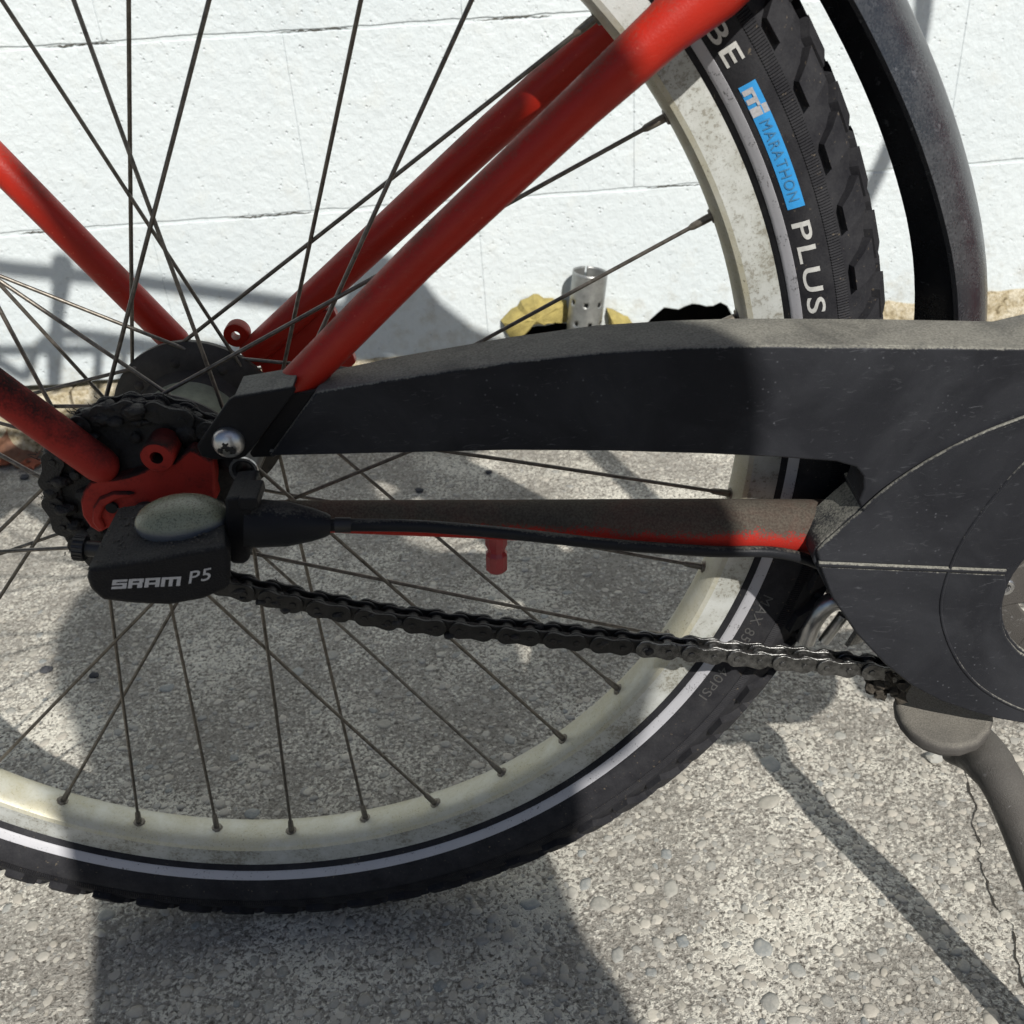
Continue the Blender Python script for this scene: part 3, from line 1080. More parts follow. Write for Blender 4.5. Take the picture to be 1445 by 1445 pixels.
lbl_quad(0.145, 0.175, 332.4, 333.6)
mb.build('label_mark', MT['print'], wheel, smooth=None)
text_obj('PLUS', tyre_fn(pang(1128, 314), pang(1148, 443), 328.2, 336.2), 'lettering', MT['printw'], wheel, bold=0.01, spacing=1.15, sub=4)
text_obj('MAX 85PSI', tyre_fn(pang(1085, 842), pang(1030, 925), 328.5, 333.8, 0.5), 'lettering', MT['printfaint'], wheel, spacing=1.1, sub=3)
text_obj('40PSI', tyre_fn(pang(1020, 942), pang(984, 982), 328.5, 333.8, 0.5), 'lettering', MT['printfaint'], wheel, spacing=1.1, sub=3)

# ---- sprocket end: grimy chain wrapped on the sprocket, and the lower run
CY = -50.0
SR = 50.0
path = []
run_px = [(332, 826), (440, 851), (560, 872), (700, 888), (800, 898), (900, 908), (1000, 918), (1100, 928), (1220, 940), (1300, 950)]
low = [at(u, v, CY) for (u, v) in run_px]
a_start = math.atan2(low[0][2], low[0][0])
arc = []
a = R(32)
a_end = R(270 + 14)
while a < a_end:
    arc.append((SR * math.cos(a), CY, SR * math.sin(a)))
    a += 0.03
full = [Vector(p) for p in arc] + [Vector(p) for p in low]
# resample at chain pitch
res_, d_acc = [full[0]], 0.0
cur = full[0]
i = 1
while i < len(full):
    v = full[i] - cur
    if v.length >= 12.7:
        # walk until the straight distance to the last joint equals the pitch
        prev = full[i - 1]
        lo_, hi_ = 0.0, 1.0
        for _ in range(25):
            md_ = (lo_ + hi_) / 2
            if (prev.lerp(full[i], md_) - cur).length < 12.7: lo_ = md_
            else: hi_ = md_
        cur = prev.lerp(full[i], lo_)
        res_.append(cur)
        full[i - 1] = cur
        continue
    i += 1
def link_mesh(outer):
    m_ = MB()
    n = 12
    outl = []
    rr = 5.5 if outer else 5.3
    for k in range(n + 1):
        a_ = -PI / 2 + PI * k / n
        outl.append((6.35 + rr * math.cos(a_), rr * math.sin(a_)))
    outl += [(2.6, 4.7), (0, 4.2), (-2.6, 4.7)]
    for k in range(n + 1):
        a_ = PI / 2 + PI * k / n
        outl.append((-6.35 + rr * math.cos(a_), rr * math.sin(a_)))
    outl += [(-2.6, -4.7), (0, -4.2), (2.6, -4.7)]
    ys = (3.9, 5.4) if outer else (2.3, 3.6)
    for sg in (-1, 1):
        m_.prism(outl, sg * ys[0], sg * ys[1])
    for ex in (-6.35, 6.35):
        if outer:
            m_.lathe([(0, -6.1), (1.5, -6.1), (1.8, -5.8), (1.8, 5.8), (1.5, 6.1), (0, 6.1)], 10, axis=(ex, 0, 0))
        else:
            m_.lathe([(0.01, -2.3), (3.9, -2.3), (3.9, 2.3), (0.01, 2.3)], 14, axis=(ex, 0, 0))
    return m_
def mk_link(outer):
    o = link_mesh(outer).build('link', MT['chain'], None, smooth=35, bevel=0.35, seg=1, raw=True)
    return o
mb = MB()
gr = random.Random(3)
mb.tube([p for p in res_], 2.5, 8)
for i, p in enumerate(res_):
    on = (p.x ** 2 + p.z ** 2) ** 0.5 < SR + 2
    k = 1.0 if on else max(0.0, 1.0 - (p.x - 20) / 300.0)
    cnt = 9 if on else int(5 * k + 0.5)
    for q in range(cnt):
        rr = gr.uniform(2.0, 4.6) * (1.25 if on else 0.55 + 0.3 * k)
        off = Vector((gr.uniform(-6, 6), gr.choice((-1, 1)) * gr.uniform(2.5, 5.5), gr.uniform(-4, 2.5)))
        if on:
            rad = Vector((p.x, 0, p.z)).normalized()
            tg = Vector((-rad.z, 0, rad.x))
            off = rad * gr.uniform(-7, 2.5) + tg * gr.uniform(-6, 6) + Vector((0, gr.uniform(-6.5, 6.5), 0))
        c = p + off
        mb.ball((c.x, c.y, c.z), (rr, rr * gr.uniform(.6, .9), rr * gr.uniform(.5, .9)), 2, 0.35, i * 13 + q, 1.5)
    for q in range(9 if on else int(7 * k)):
        rad = Vector((p.x, 0, p.z)).normalized() if on else Vector((0, 0, -1 if gr.random() < 0.8 else 1))
        s0 = p + rad * 3.5 + Vector((gr.uniform(-6, 6), gr.uniform(-5, 5), gr.uniform(-2, 2)))
        dv = (rad + Vector((gr.uniform(-1, 1), gr.uniform(-1, 1), gr.uniform(-.8, .8)))) * gr.uniform(1.2, 3.6 if on else 2.8)
        mb.tube([s0, s0 + dv * 0.6 + Vector((gr.uniform(-.8, .8), 0, gr.uniform(-.8, .8))), s0 + dv], [0.32, 0.22, 0.08], 4, False)
chain = mb.build('chain', MT['grime'], bike, smooth=50, fix=False)
tag(chain, 'chain clotted with black oily grime, thinner near the guard where links are painted sunlit')
lo_, li_ = mk_link(True), mk_link(False)
first = {True: lo_, False: li_}
used = {True: False, False: False}
for i in range(len(res_) - 1):
    c = (res_[i] + res_[i + 1]) / 2
    d = res_[i + 1] - res_[i]
    ang = math.atan2(d.z, d.x)
    out = i % 2 == 0
    if not used[out]:
        o = first[out]; used[out] = True
        o.parent = chain
    else:
        o = clone(first[out], 'link', chain)
        for m0 in first[out].modifiers:
            b_ = o.modifiers.new('edge', 'BEVEL'); b_.width = m0.width; b_.segments = 1; b_.limit_method = 'ANGLE'; b_.angle_limit = R(32)
    if (c.x ** 2 + c.z ** 2) ** 0.5 < SR + 2:
        o.material_slots[0].link = 'OBJECT'
        o.material_slots[0].material = MT['grime']
    if c.x > 238:  # sunlit end of the run gets the brighter painted steel
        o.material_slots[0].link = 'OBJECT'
        o.material_slots[0].material = MT['chain_sunlit']
    o.location = W(c)
    o.rotation_euler = (gr.uniform(-.03, .03), -ang, gr.uniform(-.015, .015))
mb = MB()
mb.lathe([(8, CY - 5), (26, CY - 5), (30, CY - 2), (46, CY - 1.6), (47, CY), (46, CY + 1.6), (30, CY + 3), (8, CY + 8)], 66)
for q in range(46):
    a_, r_ = gr.uniform(0, 2 * PI), gr.uniform(16, 46)
    rr = gr.uniform(2.5, 6)
    mb.ball((r_ * math.cos(a_), CY - 4, r_ * math.sin(a_)), (rr, rr * .55, rr), 2, 0.4, q + 400, 1.5)
mb.build('sprocket', MT['grime'], wheel, smooth=50, fix=False)

# ---- frame tubes
def tube_part(name, pts_, rad, mat, n=20, squash=None, parent=bike, label=None):
    m_ = MB()
    m_.tube(pts_, rad, n, True, squash)
    o = m_.build(name, mat, parent, smooth=50, bevel=1.2, seg=2)
    if label: o['label'] = label
    return o
def spline(pts_, n=8):
    P = [Vector(p) for p in pts_]
    P = [P[0] * 2 - P[1]] + P + [P[-1] * 2 - P[-2]]
    out = []
    for i in range(1, len(P) - 2):
        for k in range(n):
            t = k / n
            a_, b_, c_, d_ = P[i - 1], P[i], P[i + 1], P[i + 2]
            out.append(0.5 * ((2 * b_) + (-a_ + c_) * t + (2 * a_ - 5 * b_ + 4 * c_ - d_) * t * t + (-a_ + 3 * b_ - 3 * c_ + d_) * t ** 3))
    out.append(P[-2])
    return out
BBX, BBZ = 466.0, -75.0
stay_top = (492, -26, 392)
tube_part('seat_stay', [at(352, 602, -62), at(400, 560, -60), at(590, 367, -57), at(820, 150, -53), at(940, 40, -49), at(1006, -18, -46), stay_top], [8.2, 8.4, 8.6, 9.2, 10.6, 13.2, 12], MT['red'])
fs_top = (492, 26, 392)
tube_part('seat_stay', [at(352, 502, 58), at(480, 386, 57), at(695, 187, 53), at(862, 39, 48), fs_top], [8.2, 9.0, 9.4, 9.6, 10.0], MT['red'])
cs = tube_part('chainstay', [at(322, 727, -57), at(380, 727, -56), at(700, 733, -51), at(1000, 741, -46), at(1165, 744, -43), (400, -37, -62), (BBX - 8, -26, BBZ)], [6.8, 7.4, 10.0, 13.7, 14.6, 15, 15], MT['red_dirty'])
cs['label'] = 'red chainstay with a thick coat of road dirt on top'
tube_part('chainstay', [at(375, 560, 57), at(480, 580, 56), at(800, 592, 50), at(1100, 600, 43), (BBX - 8, 26, BBZ + 8)], [7, 8, 10, 11, 12], MT['red_dirty'])

def rounded(pts_, r0, r1):
    P = [Vector(p) for p in pts_]
    d = (P[-1] - P[-2]).normalized()
    q = P + [P[-1] + d * r1 * 0.5, P[-1] + d * r1 * 0.85, P[-1] + d * r1 * 0.98]
    rr = [r0 + (r1 - r0) * i / (len(P) - 1) for i in range(len(P))] + [r1 * 0.87, r1 * 0.52, r1 * 0.2]
    return q, rr
n_end, n_out = Vector(at(142, 656, -62)), Vector(at(0, 553, -62))
dirn = (n_out - n_end).normalized()
far_n = n_end + dirn * 250
P_, R_ = rounded([Vector((-430, -66, 402)), far_n + dirn * 60, far_n, n_out, n_end], 9.3, 8.6)
tube_part('carrier_strut', P_, R_, MT['red_grimy'])
f_end, f_out = Vector(at(248, 482, 58)), Vector(at(0, 232, 58))
dirf = (f_out - f_end).normalized()
P_, R_ = rounded([Vector((-430, 66, 402)), f_end + dirf * 290, f_out, f_end], 9.2, 8.4)
tube_part('carrier_strut', P_, R_, MT['red'])

def pxpoly(pts_, y):
    return [(p[0], p[2]) for p in (at(u, v, y) for u, v in pts_)]
# near dropout plate
mb = MB()
dp = [(113, 709), (117, 694), (127, 681), (143, 677), (158, 677), (182, 672), (203, 665), (214, 657), (226, 654), (246, 653), (255, 645), (268, 634), (280, 640), (300, 655), (303, 672), (302, 690), (306, 705), (280, 716), (240, 724), (190, 728), (160, 742), (140, 752), (127, 744), (116, 728)]
mb.prism(pxpoly(dp, -65), -65, -56)
drop = mb.build('dropout', MT['red_grimy'], bike, smooth=30, bevel=1.1, seg=2)
mb = MB()
c = at(222, 644, -68)
mb.lathe([(3.1, -3.5), (7.0, -3.5), (7.6, -2.9), (7.6, 12), (3.1, 12)], 28, axis=(c[0], -66, c[2]), closed=True)
mb.build('eyelet', MT['red_grimy'], drop, smooth=35)
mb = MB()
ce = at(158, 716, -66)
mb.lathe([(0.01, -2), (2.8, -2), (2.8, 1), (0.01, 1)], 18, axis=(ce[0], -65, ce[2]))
mb.build('dark_hole_disc', MT['dark'], drop, smooth=35)  # solid dark disc; the hole's shade is painted on, nothing is cut
mb = MB()
mb.prism(pxpoly([(131, 716), (140, 702), (160, 694), (185, 694), (192, 698), (165, 704), (148, 714), (142, 730), (150, 745), (140, 748), (130, 735)], -66), -67.2, -62)
mb.build('rib', MT['red_grimy'], drop, smooth=30, bevel=1.2, seg=2)
# far dropout plate
mb = MB()
fd = [(344, 468), (348, 476), (356, 483), (372, 478), (400, 450), (470, 436), (486, 470), (502, 512), (470, 545), (420, 560), (375, 548), (368, 520), (362, 503), (345, 493), (336, 488)]
mb.prism(pxpoly(fd, 56), 56, 63)
fdo = mb.build('dropout', MT['red'], bike, smooth=30, bevel=1.0, seg=2)
mb = MB()
ce = at(333, 473, 56)
mb.lathe([(2.6, 55), (6.6, 55), (7.0, 55.6), (7.0, 63), (2.6, 63)], 26, axis=(ce[0], 0, ce[2]), closed=True)
mb.build('eyelet', MT['red'], fdo, smooth=35)

# ---- chain guard
GY = -72.0
G = lambda u, v: (lambda p: (p[0], p[2]))(at(u, v, GY))
face_px = [(380, 644), (446, 553), (560, 534), (720, 511), (850, 498), (960, 491), (1060, 488), (1120, 488), (1280, 489), (1445, 492)]
outline = [G(u, v) for u, v in face_px]
a0 = math.atan2(outline[-1][1] - BBZ, outline[-1][0] - BBX)
bot = [G(u, v) for u, v in ((1445, 1018), (1405, 1011), (1365, 1000), (1325, 986), (1285, 965), (1245, 933), (1205, 890), (1170, 838), (1147, 792), (1150, 776), (1160, 764), (1190, 738), (1216, 716))]
r_top = math.hypot(outline[-1][0] - BBX, outline[-1][1] - BBZ)
r_bot = math.hypot(bot[0][0] - BBX, bot[0][1] - BBZ)
a1 = math.atan2(bot[0][1] - BBZ, bot[0][0] - BBX)
arcp = []
NA = 26
for i in range(1, NA):
    t = i / NA
    aa = a0 + (a1 - a0) * t
    rr = r_top + (r_bot - r_top) * min(1, t * 1.6)
    arcp.append((BBX + rr * math.cos(aa), BBZ + rr * math.sin(aa)))
inner = [G(u, v) for u, v in ((1212, 706), (1219, 690), (1218, 672), (1208, 660), (1180, 652), (1100, 646), (1000, 641), (860, 637), (720, 636), (560, 639), (450, 642))]
full_out = outline + arcp + bot + inner
hole = [(BBX + 46 * math.cos(2 * PI * i / 40), BBZ + 46 * math.sin(2 * PI * i / 40)) for i in range(40)]

def plate(name, loops, y0, y1, mat, parent, bevel=1.0, walls=None, wall_depth=0, smooth=30):
    """flat plate with holes, from y0 (front) to y1, plus a folded edge along part of the outer loop"""
    bm = bmesh.new()
    fe = []
    for lp in loops:
        vv = [bm.verts.new(W((p[0], y0, p[1]))) for p in lp]
        for i in range(len(vv)):
            fe.append(bm.edges.new((vv[i], vv[(i + 1) % len(vv)])))
    r_ = bmesh.ops.triangle_fill(bm, use_beauty=True, edges=fe)
    bmesh.ops.dissolve_limit(bm, angle_limit=0.02, verts=bm.verts, edges=bm.edges)
    bmesh.ops.recalc_face_normals(bm, faces=bm.faces)
    for f in bm.faces:
        if f.normal.y > 0:
            f.normal_flip()
    ex = bmesh.ops.extrude_face_region(bm, geom=list(bm.faces), use_keep_orig=True)
    for v in [e for e in ex['geom'] if isinstance(e, bmesh.types.BMVert)]:
        v.co.y = y1 / 1000.0
    bmesh.ops.recalc_face_normals(bm, faces=bm.faces)
    me = bpy.data.meshes.new(name)
    bm.to_mesh(me)
    bm.free()
    me.materials.append(mat)
    me.shade_smooth()
    me.set_sharp_from_angle(angle=R(smooth))
    o = bpy.data.objects.new(name, me)
    COL.objects.link(o)
    o.parent = parent
    if bevel:
        b = o.modifiers.new('edge', 'BEVEL')
        b.width = bevel / 1000; b.segments = 3; b.limit_method = 'ANGLE'; b.angle_limit = R(40)
    return o
guard = plate('chain_guard', [full_out, hole], GY, GY + 2.6, MT['guard'], bike, 1.1)
guard['label'] = 'long scuffed black plastic chain guard with dusty top'

def fold(pts_, y0, y1, t, name, drop_=0.0):
    """folded wall that runs back from the plate edge"""
    m_ = MB()
    n = len(pts_)
    vs = []
    for i, p in enumerate(pts_):
        a_ = Vector(pts_[max(i - 1, 0)]); b_ = Vector(pts_[min(i + 1, n - 1)])
        d = (b_ - a_).normalized()
        nn = Vector((d.y, -d.x))
        q = Vector(p) + nn * t
        k = 1.0 - (1.0 - min(1.0, i / 3.0)) * drop_
        yb = y0 + (y1 - y0) * k
        vs += [(p[0], y0, p[1]), (p[0], yb, p[1]), (q.x, yb, q.y), (q.x, y0, q.y)]
    fs = []
    for i in range(n - 1):
        for k in range(4):
            fs.append((i * 4 + k, i * 4 + (k + 1) % 4, (i + 1) * 4 + (k + 1) % 4, (i + 1) * 4 + k))
    fs += [(0, 3, 2, 1), tuple((n - 1) * 4 + k for k in range(4))]
    m_.add(vs, fs)
    return m_.build(name, MT['guard'], guard, smooth=30, bevel=0.6, seg=2)
fold(outline[1:] + arcp[:12], GY + 1.0, GY + 33, 2.2, 'top_edge', 0.35)
fold([bot[-5], bot[-4], bot[-3], bot[-2], bot[-1], inner[0]], GY + 1.0, GY + 26, 2.2, 'front_edge')
fold([inner[0], inner[1], inner[2], inner[3]], GY + 1.0, GY + 22, 2.2, 'corner_edge')
fold(inner[3:] + [full_out[0]], GY + 1.0, GY + 24, 2.2, 'lower_edge')
fold([full_out[0], full_out[1]], GY + 1.0, GY + 10, 2.2, 'end_edge')
fold(arcp[12:] + bot[:4], GY + 1.0, GY + 20, 2.2, 'disc_edge')
# raised lower disc with its seams
arcA = [G(u, v) for u, v in ((1216, 716), (1250, 686), (1300, 652), (1345, 627), (1395, 604), (1445, 585))]
ra = math.hypot(arcA[-1][0] - BBX, arcA[-1][1] - BBZ)
aA = math.atan2(arcA[-1][1] - BBZ, arcA[-1][0] - BBX)
arcB = []
for i in range(1, 22):
    t = i / 22
    aa = aA + (a1 - aA) * t
    rr = ra + (r_bot - ra) * t
    arcB.append((BBX + (rr - 1.5) * math.cos(aa), BBZ + (rr - 1.5) * math.sin(aa)))
def inset(pts_, k):
    cx = sum(p[0] for p in pts_) / len(pts_); cz = sum(p[1] for p in pts_) / len(pts_)
    return [(cx + (p[0] - cx) * k, cz + (p[1] - cz) * k) for p in pts_]
up_ = G(1147, 792); mid_r = (BBX - 43, G(1417, 803)[1])
seamL, seamR = G(1150, 792), G(1417, 803)
upper = arcA + [(BBX, BBZ + ra * 0.9)] + [(BBX, BBZ + 47.5)] + [(BBX + 47.5 * math.cos(a_), BBZ + 47.5 * math.sin(a_)) for a_ in [R(100 + 12.2 * i) for i in range(5)]] + [(seamR[0], seamR[1] + 0.8), (seamL[0] + 1.2, seamL[1] + 0.8), bot[-4], bot[-3], bot[-2]]
disc_u = plate('disc_cover', [inset(upper, 0.997)], GY - 2.4, GY + 0.3, MT['guard'], guard, 1.2)
lower_poly = [(seamL[0] + 1.5, seamL[1] - 1.2), (seamR[0], seamR[1] - 1.2)] + [(BBX + 47.5 * math.cos(a_), BBZ + 47.5 * math.sin(a_)) for a_ in [R(170 + 14 * i) for i in range(8)]] + [(b_[0], b_[1]) for b_ in arcB[-3:]] + bot[0:8]
disc_l = plate('disc_cover', [inset(lower_poly, 0.994)], GY - 2.4, GY + 0.3, MT['guard'], guard, 1.2)
arcC = [G(u, v) for u, v in ((1490, 612), (1445, 648), (1413, 682), (1382, 720), (1354, 762), (1337, 800), (1326, 840), (1327, 872), (1337, 905), (1355, 938), (1380, 965), (1412, 985), (1445, 999), (1490, 1008))]
tube_part('raised_line', [(p[0], GY - 2.3, p[1]) for p in spline([(a_, b_, 0) for a_, b_ in arcC], 5) for p in [(p.x, p.y)]], 0.95, MT['guard'], 8, parent=guard)
tube_part('raised_line', [(p[0], GY - 2.2, p[1]) for p in [(q.x, q.y) for q in spline([(a_, b_, 0) for a_, b_ in arcA], 5)]], 1.1, MT['guard'], 8, parent=guard)
tube_part('raised_line', [(seamL[0] + 1, GY - 1.6, seamL[1] - 0.2), (seamR[0], GY - 1.6, seamR[1] - 0.2)], 1.9, MT['guard'], 8, parent=guard)
# moulded lettering, too worn to read
def gfn(s, t):
    p = at(423 + (557 - 423) * s, 637 - 13 * t - 4 * s, GY - 0.25)
    return (p[0], GY - 0.25, p[2])
# rear bracket of the guard
mb = MB()
mb.prism(pxpoly([(277, 630), (322, 565), (330, 560), (413, 546), (417, 552), (354, 636), (346, 645), (335, 649), (300, 649), (284, 645)], -78), -78, -74.6)
br = mb.build('guard_bracket', MT['plastic'], guard, smooth=30, bevel=0.9, seg=3)
mb = MB()
t0, t1 = pxpoly([(330, 560), (413, 546)], -78)
mb.add([(t0[0], -77.4, t0[1] + .2), (t1[0], -77.4, t1[1] + .2), (t1[0], -58, t1[1] + 1), (t0[0], -58, t0[1] + 1), (t0[0], -77.4, t0[1] - 1.8), (t1[0], -77.4, t1[1] - 1.8), (t1[0], -58, t1[1] - 1), (t0[0], -58, t0[1] - 1)], [(0, 1, 2, 3), (7, 6, 5, 4), (0, 4, 5, 1), (1, 5, 6, 2), (2, 6, 7, 3), (3, 7, 4, 0)])
mb.build('bracket_flange', MT['guard'], guard, smooth=30, bevel=0.5)
mb = MB()
mb.prism(pxpoly([(352, 640), (412, 556), (452, 551), (388, 645), (356, 646)], -69), -69, -66)
mb.build('slide_plate', MT['plastic'], guard, smooth=30, bevel=0.6)
bc = at(323, 623, -78)
mb = MB()
mb.lathe([(0.01, -6.2), (3.2, -5.8), (5.6, -4.6), (7.0, -2.4), (7.3, -0.9), (7.3, 0)], 32, axis=(bc[0], -78, bc[2]))
mb.build('bolt', MT['steel'], guard, smooth=60)
mb = MB()
for k in range(7):
    a_ = gr.uniform(0, 6.28); r_ = gr.uniform(0, 3.2)
    mb.ball((bc[0] + r_ * math.cos(a_), -78 - 5.6, bc[2] + r_ * math.sin(a_)), (1.5, 0.8, 1.4), 2, 0.8, k + 50, 2)
mb.build('bolt_dirt', MT['grime'], guard, smooth=50)
# axle nut and spacer seen under the bracket
mb = MB()
c = at(348, 662, -60)
mb.lathe([(4, -64), (6.4, -64), (6.4, -40), (4, -40)], 28, axis=(c[0], 0, c[2] + 2), closed=True)
mb.build('cable_anchor', MT['knob'], bike, smooth=40)
mb = MB()
mb.lathe([(5.6, -65.2), (6.8, -65.2), (6.8, -63.8), (5.6, -63.8)], 28, axis=(c[0], 0, c[2] + 2), closed=True)
mb.build('clip_ring', MT['steel'], bike, smooth=40)

# ---- shift box
FY, BY = -130.0, -82.0
fpx = [(124, 803), (153, 798), (243, 783), (318, 769), (326, 790), (325, 829), (288, 846), (240, 855), (190, 853), (145, 848), (127, 832), (122, 816)]
bpx = [(149, 752), (168, 714), (240, 704), (316, 704), (326, 735), (322, 775), (290, 785), (240, 792), (200, 790), (168, 786), (150, 775), (146, 762)]
mb = MB()
mb.prism(pxpoly(fpx, FY), FY, BY, pxpoly(bpx, BY))
sbox = mb.build('shift_box', MT['box'], bike, smooth=40, bevel=2.2, seg=4)
sbox['label'] = 'black plastic shifter box at the rear axle, gritty with dust, printed SRAM P5'
c = at(256, 731, -104)
mb = MB()
mb.ball((c[0], -104, c[2] - 1), (20.5, 15, 10.5), 4)
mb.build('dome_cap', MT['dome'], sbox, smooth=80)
FC = pxpoly(fpx, FY)
mb = MB()
q0 = [at(u, v, FY) for u, v in ((128, 801), (318, 767))]
q1 = [at(u, v, BY) for u, v in ((170, 712), (318, 702))]
for i in range(520):
    a_, b_ = gr.random(), gr.random() ** 0.8
    l_ = Vector(q0[0]).lerp(Vector(q0[1]), a_); h_ = Vector(q1[0]).lerp(Vector(q1[1]), a_)
    p = l_.lerp(h_, 0.06 + 0.9 * b_) + Vector((0, -0.1, 0.15))
    r_ = 0.18 + 0.5 * gr.random() ** 3
    mb.ball((p.x, p.y, p.z), (r_, r_, r_ * 0.8), 1, 0.5, i, 2)
tag(mb.build('dust_grains', simple('road_dust', (0.10, 0.09, 0.075), 0.9, 0.0, 900, 0.6), sbox, smooth=60, fix=False), 'fine road grit lying on the shifter box', kind='stuff')
def sfn(u0, v0, u1, v1, ht, y=FY - 0.35):
    def fn(s, t):
        p = at(u0 + (u1 - u0) * s, v0 + (v1 - v0) * s - ht * t, y)
        return (p[0], y, p[2])
    return fn
LET = {'S': [(0, 0, 10, 1.6), (7.2, 1.6, 10, 2.5), (0, 2.5, 10, 3.7), (0, 3.7, 2.8, 4.5), (0, 4.5, 10, 6)],
       'R': [(0, 0, 2.8, 6), (2.8, 4.5, 10, 6), (7.2, 3.4, 10, 4.5), (2.8, 2.2, 9.4, 3.4), (6.2, 0, 9.6, 2.2)],
       'A': [(0, 0, 2.8, 6), (2.8, 4.5, 7.2, 6), (7.2, 0, 10, 6), (2.8, 1.7, 7.2, 3.0)],
       'M': [(0, 0, 2.6, 6), (2.6, 4.5, 5.2, 6), (5.2, 0, 7.8, 6), (7.8, 4.5, 10.4, 6), (10.4, 0, 13, 6)]}
x0 = 0.0
fnS = sfn(157, 831.5, 256, 826.5, 13)
for ch in 'SRAM':
    mb = MB()
    for (a_, b_, c_, d_) in LET[ch]:
        mb.add([fnS((x0 + x + 0.16 * z) / 47.0, z / 6.0) for (x, z) in ((a_, b_), (c_, b_), (c_, d_), (a_, d_))], [(0, 1, 2, 3)])
    mb.build('letter', MT['print'], sbox, smooth=None)
    x0 += 11.0
text_obj('P5', sfn(266, 824, 298, 818, 17), 'lettering', MT['print'], sbox, bold=0.008, spacing=1.1, shear=0.12)
mb = MB()
mb.prism(pxpoly([(317, 703), (350, 700), (354, 715), (352, 790), (345, 797), (328, 797), (318, 785)], -112), -112, -88)
mb.build('clamp', MT['plastic'], sbox, smooth=35, bevel=1.5, seg=2)
mb = MB()
mb.prism(pxpoly([(336, 703), (362, 703), (365, 716), (358, 722), (337, 720)], -114), -114, -98)
mb.build('clip', MT['plastic'], sbox, smooth=35, bevel=0.8)
mb = MB()
pa, pb_ = Vector(at(345, 738, -106)), Vector(at(466, 741, -100))
mb.tube([pa, pa.lerp(pb_, .15), pa.lerp(pb_, .5), pa.lerp(pb_, .8), pa.lerp(pb_, .95), pb_], [10.4, 10.8, 10.0, 7.4, 5.4, 4.4], 24)
mb.build('cable_boot', MT['boot'], sbox, smooth=60)
mb = MB()
k0 = Vector(at(106, 772, -104)); k1 = Vector(at(145, 776, -104))
mb.tube([k0, k0.lerp(k1, .4), k0.lerp(k1, .42), k1], [5.6, 5.6, 3.6, 3.6], 18)
for q in range(18):
    a_ = 2 * PI * q / 18
    d = (k1 - k0).normalized(); u_ = d.cross(Vector((0, 1, 0))).normalized(); w_ = d.cross(u_)
    o_ = (u_ * math.cos(a_) + w_ * math.sin(a_)) * 5.6
    mb.tube([k0 + o_, k0.lerp(k1, .38) + o_], 0.5, 5)
mb.build('adjuster_knob', MT['knob'], sbox, smooth=30)
cable = spline([at(462, 741, -100), at(510, 741, -98), at(600, 743, -88), at(720, 753, -74), at(860, 768, -66), at(1000, 778, -63), at(1120, 784, -60), (372, -52, -84), (430, -45, -100)], 8)
mb = MB(); mb.tube(cable, 2.9, 12)
scab = mb.build('shift_cable', MT['boot'], bike, smooth=60)
mb = MB(); mb.tube(cable[2:7], 3.5, 14)
mb.build('cable_ferrule', MT['knob'], scab, smooth=50)

# ---- small red peg under the chainstay
p0 = Vector(at(700, 748, -51)); p1 = Vector(at(701, 804, -51))
mb = MB()
mb.tube([p0, p0.lerp(p1, .32), p0.lerp(p1, .42), p0.lerp(p1, .5), p0.lerp(p1, .58), p0.lerp(p1, .95), p1], [6.0, 5.8, 4.8, 4.4, 5.7, 5.7, 4.8], 10)
mb.build('frame_peg', MT['peg'], bike, smooth=30)

# ---- mudguard
def mud_r(deg):
    tb = [(-40, 384), (-22, 386), (-8, 391), (8.2, 397.5), (13.4, 393.3), (22, 387), (31.3, 381), (45, 378), (70, 376), (200, 376)]
    for (a_, r_), (b_, s_) in zip(tb, tb[1:]):
        if a_ <= deg <= b_:
            t = (deg - a_) / (b_ - a_)
            return r_ + (s_ - r_) * t
    return tb[-1][1]
mb = MB()
sec = []
for i in range(13):
    t = i / 12 * 2 - 1
    yy = 28 * t
    dr = 23.5 * (1 - abs(t) ** 2.2)
    sec.append((dr, yy))
angs = [-21 + 1.5 * i for i in range(int((196 + 21) / 1.5) + 1)]
inner_ = [(dr - 1.3, yy * 0.96) for dr, yy in sec]
prof = sec + [(0.2, 28.9)] + inner_[::-1] + [(0.2, -28.9)]
vs, fs = [], []
mr = [sum(mud_r(d_ + e) for e in (-5, -2.5, 0, 2.5, 5)) / 5 for d_ in angs]
for d_, r0 in zip(angs, mr):
    for dr, yy in prof:
        vs.append(((r0 + dr) * math.cos(R(d_)), yy, (r0 + dr) * math.sin(R(d_))))
m_ = len(prof)
for i in range(len(angs) - 1):
    for k in range(m_):
        k2 = (k + 1) % m_
        fs.append((i * m_ + k, i * m_ + k2, (i + 1) * m_ + k2, (i + 1) * m_ + k))
fs += [tuple(range(m_)), tuple((len(angs) - 1) * m_ + k for k in range(m_))[::-1]]
mb.add(vs, fs)
mg = mb.build('mudguard', MT['mud'], bike, smooth=45)
mg['label'] = 'worn black mudguard arching over the rear tyre'

